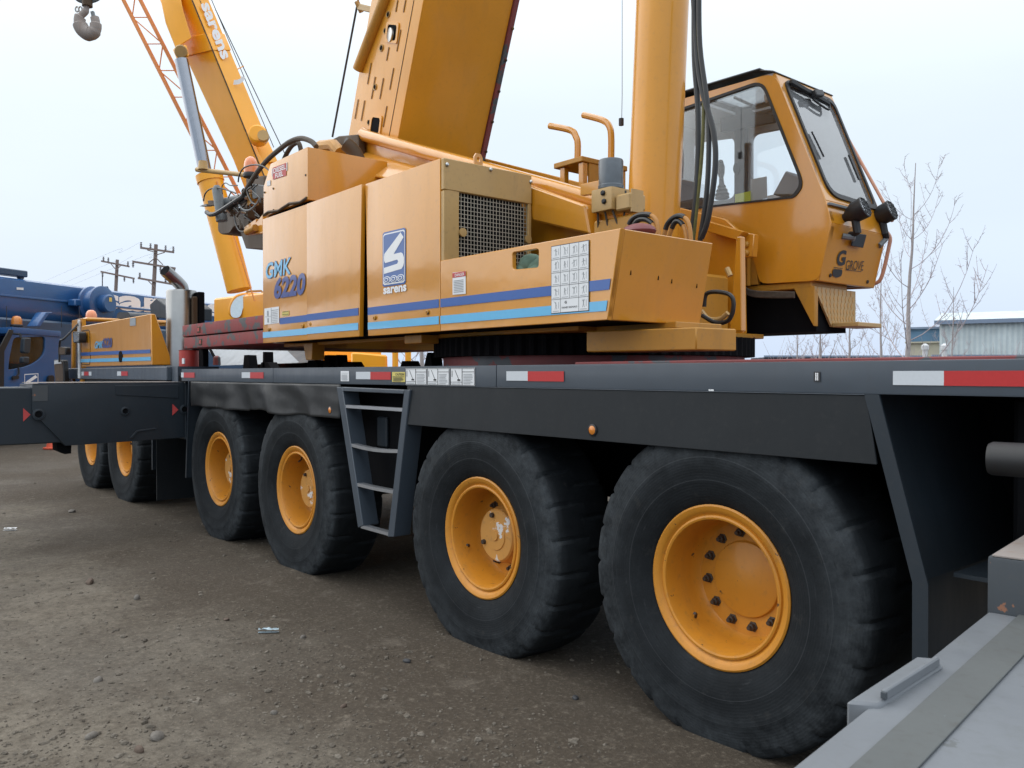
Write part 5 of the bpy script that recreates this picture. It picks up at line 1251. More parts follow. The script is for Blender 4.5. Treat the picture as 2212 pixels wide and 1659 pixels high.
MB().ring([roof_o[0], roof_o[1], roof_o[4], roof_o[5]], rounded([rl_at(.42, .14, .03), rl_at(.88, .14, .03), rl_at(.88, .86, .03), rl_at(.42, .86, .03)], .05), (0, 0, .022)).build('roof_hatch', M['slate'], side, .01)
MB().prism([rl_at(.41, .12, .045), rl_at(.89, .12, .045), rl_at(.89, .88, .045), rl_at(.41, .88, .045)], (0, 0, .006)).build('roof_window', M['cab_glass'], side, smooth=0)
MB().prism([roof_o[1], roof_o[2], roof_o[3], roof_o[4]], (-.02, 0, .022)).build('roof_visor', M['black'], side, .01)
MB().prism([Vector((lt.x, CN + .05, bl.z + .2)), Vector((lt.x, CF - .05, bl.z + .2)), Vector((lt.x, CF - .05, lt.z)), Vector((lt.x, CN + .05, lt.z))], (.03, 0, 0)).build('back_wall', M['headliner'], side)
B(lt.x + .03, fb.x - .04, CN + .055, CF - .055, bl.z + .01, bl.z + .06).build('cab_floor', M['cab_dark'], side)
MB().prism([Vector((lt.x + .3, CN + .003, bl.z)), Vector((bl.x, CN + .003, bl.z)), Vector((bk.x, CN + .003, bk.z)), Vector((lt.x + .3, CN + .003, bk.z))], (0, .04, 0)).build('rear_skirt', M['yellow_old'], side)
# seat, joystick, screen, cards inside
seat = B(xm - .75, xm - .25, 5.4, 5.8, bl.z + .06, zlo - .08).build('seat', M['cab_dark'], side, .05, seg=2)
B(xm - .32, xm + .05, 5.26, 5.42, bl.z + .06, zlo - .02).build('console', M['cab_dark'], side, .02)
jb = cz(490, 820, 5.34)
MB().lathe([(.055, 0), (.05, .02), (.055, .03), (.04, .05), (.045, .06), (.03, .08), (.033, .09), (.02, .11), (.016, .16), (.026, .19), (.030, .24), (.018, .29), (0, .30)], jb, (-.06, 0, 1), 14).build('joystick', M['black'], side)
MB().prism([cz(775, 800, 5.5), cz(850, 662, 5.5), cz(935, 700, 5.5), cz(935, 800, 5.5)], (0, .12, 0)).build('load_monitor', M['headliner'], side, .008)
MB().prism([cz(562, 858, 5.7), cz(650, 838, 5.7), cz(650, 778, 5.7), cz(562, 798, 5.7)], (0, .005, 0)).build('note_card', M['yellow_card'], side, smooth=0)
MB().prism([cz(652, 838, 5.72), cz(745, 820, 5.72), cz(742, 695, 5.72), cz(652, 712, 5.72)], (0, .005, 0)).build('paper_sheet', M['paper'], side, smooth=0)
MB().prism([cz(745, 828, 5.6), cz(830, 810, 5.6), cz(830, 790, 5.6), cz(745, 806, 5.6)], (0, .1, 0)).build('paper_roll', M['white'], side)
B(xm - .05, xm + .06, CF - .1, CF - .052, wz0, rf.z - .05).build('door_pillar', M['cab_dark'], side, .01)
c_ = cz(572, 648, CF - .12); MB().sphere(c_, .04, 10, 6, (.8, .6, 1.3)).build('door_handle', M['black'], side)
p_ = cz(560, 300, 5.5); q_ = cz(780, 300, 5.5)
MB().prism([cz(480, 262, 5.75), cz(700, 335, 5.75), cz(780, 345, 5.75), cz(780, 385, 5.75), cz(480, 440, 5.75)], (0, .04, 0)).build('sun_blind', M['cab_dark'], side)
MB().tube([cz(560, 245, 5.3), cz(660, 290, 5.3)], .012, 6).build('blind_rod', M['black'], side)
MB().sphere(cz(742, 240, 5.4), .03, 8, 6, (.7, .5, 1.6)).build('interior_mirror', M['white'], side)
# wipers
def wz_(s, t, o=.02): return wp(s, t) + nrmf * o
MB().bar(wz_(.14, .93, .03), wz_(.75, .86, .03), .03, .03).build('wiper_arm', M['black'], side, .004)
pipe('wiper_arm', [wz_(.78, .90, .03), wz_(.70, .80, .03), wz_(.45, .84, .03)], .008, 'black', side)
MB().prism([wz_(.45, .90, .02), wz_(.62, .93, .02), wz_(.62, .88, .02), wz_(.45, .85, .02)], nrmf * .05).build('wiper_motor', M['black'], side, .006)
MB().bar(wz_(.22, .55, .01), wz_(.26, .36, .01), .02, .012).build('wiper_blade', M['black'], side); MB().bar(wz_(.80, .45, .01), wz_(.80, .25, .01), .02, .012).build('wiper_blade', M['black'], side)
pipe('mirror_rail', [Vector((rf.x + .03, CF + .02, rf.z - .18)), Vector((pb.x + .02, CF + .03, pb.z + .05)), Vector((pb.x + .05, CF + .06, pb.z - .05))], .012, 'hand_rail', side)
# lettering and badge on the front panel
fs_ = span(fb, ns); fax, fay = fs_[1] - fs_[0], fs_[3] - fs_[0]; fn = fax.cross(fay).normalized(); fn = fn if fn.x > 0 else -fn
fpp = lambda s, t, o=.004: fs_[0] + fax * s + fay * t + fn * o
def onf(a, b, o=.004):
    x0_, y0_, k_ = ZM['5']; r = ray(x0_ + a * k_, y0_ + b * k_)
    return EYE + r * ((fs_[0] - EYE).dot(fn) / r.dot(fn)) + fn * o
lettering('maker_initial', 'G', onf(1135, 1208), onf(1186, 1202), onf(1148, 1118), M['ink'], fp, .04)
lettering('maker_name', 'GROVE', onf(1190, 1228), onf(1290, 1232), onf(1197, 1172), M['ink'], fp, -.004)
MB().prism([onf(1125, 1212), onf(1175, 1218), onf(1175, 1221), onf(1125, 1215)], fn * .001).build('badge_rule', M['ink'], fp, smooth=0)
MB().prism([onf(1188, 1226), onf(1280, 1236), onf(1280, 1239), onf(1188, 1229)], fn * .001).build('badge_rule', M['ink'], fp, smooth=0)
MB().prism(rounded([onf(1118, 1222), onf(1115, 1262), onf(1140, 1273), onf(1168, 1262), onf(1173, 1226)], .02), fn * .001).build('badge_shield', M['ink'], fp, smooth=0)
for s, t in ((.16, .12), (.84, .10)): MB().lathe([(.014, 0), (.012, .008), (0, .009)], fpp(s, t, 0), fn, 8).build('panel_screw', M['nut'], fp)
# work lamps on the nose
def lamp_on_nose(a, b, Yl, base):
    c = cz(a, b, Yl); ax_ = Vector((.86, .06, .34)).normalized()
    o = MB().lathe([(0, -.13), (.026, -.13), (.03, -.09), (.05, -.06), (.070, -.02), (.074, .05), (.066, .055), (.062, .045)], c, ax_, 24, False).build('work_lamp', M['black'], crane)
    MB().lathe([(.062, .046), (.03, .052), (0, .053)], c, ax_, 24, False).build('lamp_lens', M['lamp_glass'], o)
    A_, B_ = frame(ax_); mb = MB()
    for k in (-.04, -.013, .013, .04):
        w = math.sqrt(.062 ** 2 - k * k)
        mb.bar(c + ax_ * .058 + A_ * k - B_ * w, c + ax_ * .058 + A_ * k + B_ * w, .005, .005); mb.bar(c + ax_ * .058 + B_ * k - A_ * w, c + ax_ * .058 + B_ * k + A_ * w, .005, .005)
    mb.build('lamp_guard', M['black'], o, smooth=0)
    MB().tube([c - ax_ * .03, Vector((c.x - .01, c.y + .01, c.z - .14)), base], .028, 8).build('lamp_stalk', M['black'], o)
lamp_on_nose(1265, 890, 5.35, cz(1225, 1030, 5.38)); lamp_on_nose(1420, 905, 5.85, cz(1420, 1040, 5.9))
MB().tube([fpp(.22, .82, .0), fpp(.30, .82, .06), cz(1235, 1050, 5.36)], .02, 8).build('lamp_bracket', M['pump_grey'], fp); MB().tube([fpp(.9, .78, 0), cz(1420, 1050, 5.9)], .022, 8).build('lamp_bracket', M['pump_grey'], fp)
MB().prism([onf(1205, 1088, .02), onf(1270, 1100, .02), onf(1290, 1025, .02), onf(1225, 1015, .02)], fn * .012).build('nose_box', M['slate'], fp, .003)
pipe('grab_handle', [cz(a_, b_, CF + .02) for a_, b_ in ((1425, 1010), (1447, 1045), (1440, 1100), (1405, 1250), (1375, 1300), (1325, 1305))], .014, 'hand_rail', side)
MB().bar(wp(.0, -.03) + nrmf * .008, wp(.6, -.03) + nrmf * .008, .02, .015).build('drip_trim', M['pump_grey'], side)
# tread-plate step under the cab and its bracket
M['tread'] = paint('tread_yellow', (.52, .27, .06), .5, .2, dirty=.3)
xs_ = cz(1015, 1320, CN + .02).x
def rx(a, b): return az('5', a, b, X=xs_)
rq = [rx(1015, 1322), rx(1250, 1345), rx(1250, 1535), rx(1115, 1553)]
rq[1].z = rq[0].z = min(rq[0].z, bl.z - .004); rq[2].z = rq[3].z
stp = MB().prism(rq, (-.015, 0, 0)).build('step_riser', M['yellow_dusty'], crane)
mb = MB()
for i in range(9):
    for j in range(6):
        s, t = (i + .4 + .5 * (j % 2)) / 9.6, (j + .5) / 6
        cpt = lerp(lerp(rq[0], rq[1], s), lerp(rq[3], rq[2], s), t)
        mb.prism([cpt + Vector((0, -.011, 0)), cpt + Vector((0, 0, -.022)), cpt + Vector((0, .011, 0)), cpt + Vector((0, 0, .022))], (.0022, 0, 0))
tag(mb.build('tread_diamonds', M['tread'], stp, smooth=0), kind='stuff')
xled = az('5', 1400, 1545, Y=rq[2].y).x
B(xs_ + .002, xled, rq[3].y, rq[2].y, rq[3].z - .004, rq[3].z + .026).build('step_ledge', M['yellow_dusty'], stp, .004)
MB().prism([cz(895, 1330, CN + .02), cz(1015, 1318, CN + .02), Vector((rq[3].x, CN + .02, rq[3].z)), cz(1010, 1550, CN + .02)], (0, .05, 0)).build('step_bracket', M['yellow_old'], crane, .004)
zu = cz(1000, 1582, 5.3).z
B(-4.2, xs_ - .02, CN + .02, rq[2].y - .08, bl.z - .055, bl.z - .006).build('cab_sill', M['yellow_old'], crane, .006)
B(-4.2, xs_ - .03, 5.25, rq[2].y - .08, zu, bl.z - .06).build('cab_base_box', M['dark'], crane)
# cab slide frame, loom, bracket plates between turntable and cab
def kp(a, b, Y=5.0): return az('K', a, b, Y=Y)
B(-4.2, bl.x - .05, 5.10, 5.14, bl.z - .008, 2.55).build('cab_mount', M['yellow_old'], crane)
for k in range(5):
    pipe('wire_loom', [kp(580, 770 + 12 * k, 5.1), kp(700, 830 + 14 * k, 5.1), kp(960, 845 + 14 * k, 5.1), kp(1180, 850 + 12 * k, 5.1)], .009, 'hose_dusty', crane, 6)
MB().prism([kp(590, 160, 4.97), kp(720, 180, 4.97), kp(700, 440, 4.97), kp(580, 450, 4.97)], (0, .06, 0)).build('hinge_bracket', M['yellow'], crane, .005)
for b in (300, 395): MB().lathe([(.022, 0), (.022, -.012), (.012, -.02), (0, -.02)], kp(635, b, 4.968), (0, 1, 0), 10).build('bracket_bolt', M['yellow_old'], crane)
MB().prism([kp(180, 30, 4.9), kp(600, 150, 4.9), kp(520, 250, 4.9), kp(170, 150, 4.9)], (0, .07, 0)).build('slide_cover', M['yellow'], crane, .005)
MB().prism([kp(515, 215, 4.6), kp(570, 205, 4.6), kp(580, 1290, 4.6), kp(440, 1290, 4.6)], (0, .05, 0)).build('front_gusset', M['yellow'], crane, .006)
pipe('cable_loop', [kp(150, 1010, 4.3), kp(180, 860, 4.3), kp(350, 845, 4.3), kp(470, 900, 4.3), kp(480, 1050, 4.3), kp(420, 1170, 4.3), kp(280, 1190, 4.3), kp(130, 1110, 4.3)], .014, 'hose', crane)
pipe('cable_loop', [kp(120, 1060, 4.32), kp(200, 1150, 4.32), kp(330, 1150, 4.32), kp(420, 1080, 4.32)], .016, 'yellow_dusty', crane)
MB().tube([kp(410, 570, 4.5), kp(450, 660, 4.5)], .018, 8).build('peg', M['yellow_dusty'], crane)
# ------------------------------------------------------------------ second yellow crane, boom raised, behind on the left
def dz(a, b, D): return az('2', a, b, D=D)
D2 = 20.0
b2 = at(470, 820, D=D2); b2.z = 0
crane2 = thing('telescopic_crane', 'bright orange-yellow crane with raised telescopic boom, lattice and chrome ram, behind on the left', 'crane', b2)
def loft(secs):
    mb = MB(); m = len(secs[0])
    for s in secs: mb.v += [tuple(p) for p in s]
    mb.f = [list(range(m))[::-1], list(range((len(secs) - 1) * m, len(secs) * m))]
    mb.f += [(k * m + i, k * m + (i + 1) % m, (k + 1) * m + (i + 1) % m, (k + 1) * m + i) for k in range(len(secs) - 1) for i in range(m)]
    return mb
def V(u, v, D): return at(u, v, D=D)
def sec2(pr, ps, pl, D=D2):       # right edge, seam, left edge on the picture, the seam nearest
    r, s, l = V(*pr, D + .45), V(*ps, D), V(*pl, D + .55)
    return [s, r, r + (l - s), l]
boom2 = loft([sec2((690, 570), (650, 570), (592, 570)), sec2((598, 348), (555, 345), (503, 345)), sec2((452, 0), (414, 0), (352, 20)), sec2((350, -250), (310, -250), (250, -250))]).build('boom', M['bright_yellow'], crane2, .02)
s_ = [V(494, 192, D2 - .012), V(555, 345, D2 - .012), V(414, 0, D2 - .012)]
MB().tube([V(648, 565, D2 - .01), V(556, 345, D2 - .01), V(415, 0, D2 - .01), V(312, -250, D2 - .01)], .018, 6).build('boom_seam', M['oily'], boom2)
MB().tube([V(590, 420, D2 + .2), V(505, 195, D2 + .2), V(432, 0, D2 + .2)], .008, 5).build('boom_seam', M['oily'], boom2)
lettering('owner_name', 'sarens', dz(832, 28, D2 + .10), dz(972, 392, D2 + .10), dz(880, 12, D2 + .24), M['white_paint'], boom2, .035)
mb = MB(); arc = [dz(1060 + 62 * math.cos(a), 500 + 52 * math.sin(a), D2 + .15) for a in [math.pi * (.02 + .55 * k / 10) for k in range(11)]]
arc2 = [dz(1060 + 40 * math.cos(a), 495 + 26 * math.sin(a), D2 + .15) for a in [math.pi * (.02 + .55 * k / 10) for k in range(11)]]
MB().prism(arc + arc2[::-1], ray(500, 170) * -.004).build('angle_scale', M['white_paint'], boom2, smooth=0)
# collar with the ram lug
col_ = loft([sec2((497, 108), (457, 108), (396, 122)), sec2((483, 74), (443, 74), (382, 85))]); cc = sum((Vector(v) for v in col_.v), Vector()) / 8
col_.v = [tuple(cc + (Vector(v) - cc) * 1.05) for v in col_.v]; col_ = col_.build('boom_collar', M['bright_yellow'], crane2, .01)
MB().prism([dz(650, 320, D2 - .3), dz(740, 290, D2 - .3), dz(760, 370, D2 - .3), dz(680, 390, D2 - .3)], ray(390, 110) * .6).build('ram_lug', M['bright_yellow'], crane2, .03)
MB().lathe([(0, 0), (.13, 0), (.15, .03), (.15, .5), (0, .5)], dz(705, 335, D2 - .4), ray(390, 110), 18).build('ram_pin', M['yellow_dusty'], crane2)
MB().prism([dz(560, -60, D2 - .1), dz(695, -60, D2 - .1), dz(720, 70, D2 - .1), dz(775, 250, D2 - .1), dz(670, 315, D2 - .1), dz(605, 150, D2 - .1)], ray(390, 110) * .3).build('boom_web', M['bright_yellow'], crane2, .02)
rt, rb = dz(708, 392, D2 - .25), dz(866, 1135, D2 - .25)
MB().tube([rt, lerp(rt, rb, 1.1)], .155, 20).build('ram_rod', M['chrome'], crane2)
t0, t1 = dz(888, 1140, D2 - .25), dz(1025, 1659, D2 - .25)
ram = MB().tube([t0, lerp(t0, t1, 1.45)], .29, 24).build('ram_cylinder', M['bright_yellow'], crane2)
MB().tube([t0, lerp(t0, t1, .09)], .315, 24).build('ram_gland', M['bright_yellow'], ram)
MB().tube([dz(940, 1180, D2 - .5), dz(1090, 1659, D2 - .5), dz(1185, 1960, D2 - .5)], .018, 6).build('ram_pipe', M['orange_red'], ram)
# derrick lattice lying along the boom
lat = thing('lattice_jib', 'orange-red lattice jib leaning along the raised boom of the crane behind', 'lattice jib', at(600, 830, D=D2 + 1.5) * 1.0)
ORIGIN[lat.name] = lat.location.copy()
Dl = D2 + .9
A0, A1 = dz(300, -60, Dl), dz(1090, 1500, Dl)
B0, B1 = dz(410, -60, Dl), dz(1010, 1180, Dl)
C0, C1 = A0 + (B0 - A0) * .4 + ray(300, 0) * .7, A1 + (B1 - B0) * 0 + ray(500, 500) * .7
B1 = B0 + (A1 - A0) * ((B1 - B0).length / (A1 - A0).length) + Vector((0, 0, 0))
B1 = dz(1205, 1500, Dl)
for a, b in ((A0, A1), (B0, B1)): MB().tube([a + (a - b) * .3, b], .05, 10).build('chord', M['orange_red'], lat)
C0, C1 = B0 + ray(330, 0) * .6, B1 + ray(550, 480) * .6
MB().tube([C0 + (C0 - C1) * .3, C1], .045, 10).build('chord', M['orange_red'], lat)
nb = 9
for k in range(-2, nb):
    for P, Q in (((A0, A1), (B0, B1)), ((B0, B1), (C0, C1)), ((A0, A1), (C0, C1))):
        p, q = (P, Q) if k % 2 else (Q, P)
        MB().tube([lerp(p[0], p[1], k / nb), lerp(q[0], q[1], (k + 1) / nb)], .014, 5).build('lacing', M['orange_red'], lat)
    MB().tube([lerp(A0, A1, k / nb), lerp(B0, B1, k / nb)], .014, 5).build('lacing', M['orange_red'], lat)
# rollers, eye and cables on the boom
MB().lathe([(0, 0), (.20, 0), (.22, .04), (.22, .3), (.18, .33), (0, .33)], dz(1215, 905, D2 - .1), Vector((.6, -.35, .1)), 18).build('hose_drum', M['bright_yellow'], crane2)
MB().lathe([(0, 0), (.13, 0), (.13, .12), (0, .12)], dz(1245, 895, D2 - .45), Vector((.6, -.35, .1)), 12).build('drum_motor', M['yellow_dusty'], crane2)
MB().prism([dz(1190, 940, D2 + .1), dz(1265, 900, D2 + .3), dz(1340, 1060, D2 + .3), dz(1230, 1060, D2 + .1)], ray(570, 330) * .1).build('drum_base', M['bright_yellow'], crane2, .02)
MB().tube([dz(930, 60, D2 + .7), dz(1420, 1080, D2 + .7)], .012, 5).build('boom_cable', M['wire'], crane2); MB().tube([dz(880, -60, D2 + .7), dz(1310, 960, D2 + .7)], .010, 5).build('boom_cable', M['wire'], crane2)
MB().tube([dz(1065, 455, D2 + .6), dz(1115, 430, D2 + .7)], .012, 5).build('cable_guide', M['bright_yellow'], crane2)
# its superstructure, cab and carrier, mostly hidden
def oz1(a, b, D): return az('1', a, b, D=D)
cb2 = [oz1(a, b, 21.0) for a, b in ((1390, 500), (1385, 430), (1420, 360), (1480, 340), (1620, 345), (1700, 400), (1700, 500))]
cab2 = MB().prism(rounded(cb2, .35, 4), ray(560, 650) * 1.2).build('operator_cab', M['bright_yellow'], crane2, .03)
q = [oz1(a, b, 20.95) for a, b in ((1405, 495), (1400, 430), (1430, 375), (1480, 355), (1540, 350), (1480, 420), (1465, 495))]
MB().prism(rounded(q, .2, 4), ray(560, 650) * -.02).build('window_pane', M['mirror_glass'], cab2, smooth=0)
MB().tube([oz1(1500, 345, 20.9), oz1(1505, 335, 20.9), oz1(1590, 332, 20.9), oz1(1600, 345, 20.9)], .03, 6).build('roof_rail', M['yellow_dusty'], cab2)
base2 = at(640, 807, D=21.5)
def obox(name, c, L, Wd, z0, z1, ang, mat, parent, bev=.05):
    a = Vector((math.cos(ang), math.sin(ang), 0)); b = Vector((-math.sin(ang), math.cos(ang), 0)); c = Vector((c[0], c[1], z0))
    return MB().prism([c - a * L - b * Wd, c + a * L - b * Wd, c + a * L + b * Wd, c - a * L + b * Wd], (0, 0, z1 - z0)).build(name, M[mat], parent, bev)
obox('carrier_body', base2, 6.2, 1.35, 1.0, 1.75, rad(8), 'bright_yellow', crane2); obox('superstructure', base2, 2.0, 1.2, 1.9, 3.6, rad(8), 'bright_yellow', crane2)
obox('turntable', base2, .9, .9, 1.75, 1.9, rad(8), 'dark', crane2)
for k in range(5):
    for sgn in (-1, 1):
        c = base2 + Vector((math.cos(rad(8)), math.sin(rad(8)), 0)) * (-5 + 2.4 * k) + Vector((-math.sin(rad(8)), math.cos(rad(8)), 0)) * sgn * 1.15; c.z = .7
        w = MB().lathe([(.32, -.2), (.66, -.2), (.7, -.14), (.7, .14), (.66, .2), (.32, .2)], c, (-math.sin(rad(8)), math.cos(rad(8)), 0), 28, False).build('tyre', M['rubber'], crane2)
        MB().lathe([(0, -.1), (.3, -.1), (.34, -.2), (.34, .2), (.3, .1), (0, .1)], c, (-math.sin(rad(8)), math.cos(rad(8)), 0), 20, False).build('rim', M['rim_yellow'], w)

# ------------------------------------------------------------------ hook hanging top left
hk0 = at(188, 30, D=15)
hook = thing('crane_hook', 'pale worn steel crane hook hanging in the sky at the top left', 'crane hook', hk0)
def kk(a, b, D=15): return az('2', a, b, D=D)
MB().tube(curve([kk(88, 20), kk(85, 70), kk(50, 110), kk(48, 160), kk(75, 205), kk(115, 222), kk(145, 195), kk(150, 150), kk(142, 110)], 6), [.05] * 6 + [.06] * 6 + [.10] * 6 + [.125] * 6 + [.125] * 6 + [.115] * 6 + [.10] * 6 + [.075] * 6 + [.04], 12).build('hook', M['dust_top'], hook)
MB().bar(kk(128, 75), kk(148, 160), .05, .06).build('safety_latch', M['pump_grey'], hook, .006)
for dx in (0, 22): MB().tube([kk(28 + dx + 11 * math.cos(t * .785), 60 + 18 * math.sin(t * .785)) for t in range(9)], .014, 6).build('shackle', M['steel'], hook)
MB().prism(rounded([kk(0, -70), kk(195, -70), kk(190, -5), kk(140, 22), kk(60, 26), kk(10, 0)], .1), ray(188, 0) * .3).build('hook_block', M['rust_grey'], hook, .03)
MB().lathe([(.0, 0), (.09, 0), (.09, .3), (0, .3)], kk(95, 42), Vector((0, 0, 1)), 14).build('swivel', M['oily'], hook)
MB().tube([kk(60, -60), kk(60, -60) + Vector((0, 0, 20))], .012, 5).build('fall_rope', M['wire'], hook); MB().tube([kk(140, -60), kk(140, -60) + Vector((0, 0, 20))], .012, 5).build('fall_rope', M['wire'], hook)

# ------------------------------------------------------------------ blue crane on the left
Da, Db = 20.0, 25.5
tl, tr = az('H', -200, 285, D=19.4), az('H', 1840, 540, D=Db)
dirb = (tr - tl); dirb.z = 0; Lb = dirb.length; dirb.normalize(); nb_ = Vector((dirb.y, -dirb.x, 0))
if nb_.dot(Vector((tl.x, tl.y, 0))) > 0: nb_ = -nb_
ctr = tl + dirb * 2; ctr.z = 0
blue = thing('blue_crane', 'dark blue mobile crane with lowered boom reading sarens and a driver cab, at the left', 'crane', ctr)
def bl_(s, t, z): return Vector((tl.x, tl.y, 0)) + dirb * s + nb_ * t + Vector((0, 0, z))
def on_blue(a, b, t=0.0):        # picture point on the boom's side plane (shifted t towards the camera)
    x0, y0, k = ZM['H']; r = ray(x0 + a * k, y0 + b * k); o = Vector((tl.x, tl.y, 0)) + nb_ * t
    return EYE + r * ((o - EYE).dot(nb_) / r.dot(nb_))
zT = tl.z
def bsec(s):
    out = []
    for t, z in ((-.12, 0), (-.02, -.05), (0, -.2), (0, -.68), (-.06, -.9), (-.2, -1.06), (-.45, -1.13), (-.75, -1.06), (-.92, -.85), (-.95, -.3), (-.95, -.05), (-.85, 0)):
        out.append(bl_(s, t, zT + z))
    return out
bboom = loft([bsec(-14), bsec(Lb + 7)]).build('boom', M['blue'], blue, smooth=50)
lettering('owner_name', 'sarens', on_blue(1055, 668, .006), on_blue(2420, 765, .006), on_blue(1055, 494, .006), M['white_paint'], bboom, .04)
MB().bar(bl_(-6, .02, zT - .45), bl_(Lb + 4, .02, zT - .45), .03, .05).build('boom_rib', M['blue'], bboom, .006)
MB().prism([on_blue(730, 565, .05), on_blue(905, 565, .05), on_blue(905, 650, .05), on_blue(730, 640, .05)], nb_ * .25).build('hose_box', M['blue'], blue, .03)
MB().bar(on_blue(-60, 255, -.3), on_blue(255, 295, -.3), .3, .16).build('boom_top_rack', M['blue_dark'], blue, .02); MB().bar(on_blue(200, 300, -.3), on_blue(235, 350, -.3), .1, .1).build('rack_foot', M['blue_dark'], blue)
MB().prism([on_blue(180, 435, .01), on_blue(255, 440, .01), on_blue(255, 465, .01), on_blue(180, 460, .01)], nb_ * .004).build('boom_label', M['white'], bboom, smooth=0)
dc = on_blue(1085, 615, .5)
MB().lathe([(0, -.3), (.45, -.3), (.47, -.28), (.47, -.22), (.40, -.18), (.40, .02), (.47, .04), (.47, .1), (.44, .12), (.24, .12), (.24, .3), (.21, .34), (0, .34)], dc, nb_, 36).build('auxiliary_winch', M['blue'], blue)
c_ = dc + nb_ * .345 + Vector((0, 0, .07)); MB().prism([c_ + dirb * -.05 + Vector((0, 0, .09)), c_ + dirb * .05 + Vector((0, 0, .09)), c_ + dirb * .05 - Vector((0, 0, .02)), c_ + dirb * -.05 - Vector((0, 0, .02))], nb_ * .003).build('winch_sticker', M['sticker_yellow'], blue, smooth=0)
MB().prism([on_blue(1060, 490, .1), on_blue(1140, 485, .1), on_blue(1110, 420, .1)], nb_ * .2).build('winch_eye', M['blue_dark'], blue, .02)
MB().tube([on_blue(1112, 430, .2), on_blue(1112, 300, .2)], .014, 5).build('winch_rope', M['wire'], blue)
# carrier, superstructure
zc0 = on_blue(400, 870, 1.2).z
MB().prism([bl_(-9, 1.0, .9), bl_(Lb + 3, 1.0, .9), bl_(Lb + 3, -1.9, .9), bl_(-9, -1.9, .9)], (0, 0, .75)).build('carrier_body', M['blue'], blue, .05)
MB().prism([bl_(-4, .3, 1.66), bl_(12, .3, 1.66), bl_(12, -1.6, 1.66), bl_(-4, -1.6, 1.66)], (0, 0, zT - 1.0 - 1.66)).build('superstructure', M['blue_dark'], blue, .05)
for k in range(6):
    for t in (.85, -1.75):
        c = bl_(-7.5 + 3.1 * k, t, .7)
        w = MB().lathe([(.32, -.2), (.66, -.2), (.7, -.14), (.7, .14), (.66, .2), (.32, .2)], c, nb_, 28, False).build('tyre', M['rubber'], blue)
        MB().lathe([(0, .1), (.3, .1), (.34, .2), (.34, -.2), (0, -.1)], c, nb_, 20, False).build('rim', M['blue_dark'], w)
# driver cab nearer the camera
tc_ = 1.25
def bc(a, b, t=tc_): return on_blue(a, b, t)
cabo = [bc(0, 1560), bc(620, 1560), bc(660, 1300), bc(655, 925), bc(120, 880), bc(30, 1130)]
wino = rounded([bc(90, 1335), bc(105, 1200), bc(150, 980), bc(490, 972), bc(490, 1170), bc(330, 1290)], [.05, .1, .1, .08, .25, .3], 4)
bcab = MB().ring(cabo, wino, nb_ * -.08)
bcab = bcab.build('driver_cab', M['blue'], blue, .015, smooth=25)
MB().prism([p - nb_ * 2.2 for p in cabo], nb_ * -.08).build('far_door', M['blue'], bcab)
cabt = MB().prism([cabo[3] + Vector((0, 0, .03)) + nb_ * .03, cabo[4] + Vector((0, 0, .03)) + nb_ * .03, cabo[4] - nb_ * 2.3, cabo[3] - nb_ * 2.3], (0, 0, -.14)).build('cab_roof', M['blue'], bcab, .03, seg=2)
MB().prism([cabo[1] - nb_ * .085, cabo[2] - nb_ * .085, cabo[3] - nb_ * .085, cabo[3] - nb_ * 2.15, cabo[2] - nb_ * 2.15, cabo[1] - nb_ * 2.15], -dirb * .05).build('cab_back', M['cab_dark'], bcab)
MB().prism([p - nb_ * .04 for p in wino], nb_ * -.01).build('window_pane', M['dark_glass'], bcab, smooth=0)
mb = MB().prism([cabo[5] + dirb * .05 - nb_ * .3, cabo[4] + dirb * .1 - nb_ * .3, cabo[4] + dirb * 1.5 - nb_ * .3, cabo[2] - dirb * .1 - nb_ * .3], nb_ * -.05)
MB().prism([bc(-40, 1560), bc(35, 1560), bc(40, 1130), bc(150, 900), bc(90, 890), bc(-40, 1130)], nb_ * .03).build('windscreen_pillar', M['black'], bcab, .01)
MB().prism([bc(130, 1300, tc_ - .5), bc(200, 1180, tc_ - .5), bc(280, 1180, tc_ - .5), bc(270, 1300, tc_ - .5)], nb_ * -.3).build('cab_seat', M['cab_dark'], bcab, .03)
MB().prism(rounded([bc(205, 1150, tc_ + .5), bc(285, 1155, tc_ + .5), bc(300, 985, tc_ + .5), bc(220, 980, tc_ + .5)], .06), nb_ * .12).build('wing_mirror', M['slate'], bcab, .02)
MB().prism(rounded([bc(200, 1260, tc_ + .5), bc(275, 1265, tc_ + .5), bc(280, 1190, tc_ + .5), bc(205, 1188, tc_ + .5)], .05), nb_ * .12).build('wing_mirror', M['slate'], bcab, .02)
MB().tube([bc(150, 940, tc_ + .1), bc(220, 945, tc_ + .5), bc(225, 985, tc_ + .5)], .025, 6).build('mirror_arm', M['black'], bcab)
MB().prism(rounded([bc(120, 1440, tc_ + .02), bc(190, 1430, tc_ + .02), bc(190, 1395, tc_ + .02), bc(125, 1400, tc_ + .02)], .04), nb_ * .05).build('door_handle', M['black'], bcab); MB().tube([bc(185, 1400, tc_ + .05), bc(205, 1370, tc_ + .05), bc(200, 1300, tc_ + .05)], .02, 6).build('grab_bar', M['black'], bcab)
MB().prism(rounded([bc(500, 1480, tc_ + .02), bc(570, 1470, tc_ + .02), bc(570, 1390, tc_ + .02), bc(510, 1390, tc_ + .02)], .1), nb_ * .06).build('filler_cap', M['black'], bcab)
def bdec(st, mat, off, name): return MB().prism([bc(*p, tc_ + off) for p in st], nb_ * .003).build(name, M[mat], bcab, smooth=0)
bdec([(262, 1620), (412, 1620), (416, 1370), (265, 1378)], 'white_paint', .004, 'emblem_border'); bdec([(270, 1615), (405, 1615), (409, 1378), (272, 1386)], 'blue', .008, 'emblem_field')
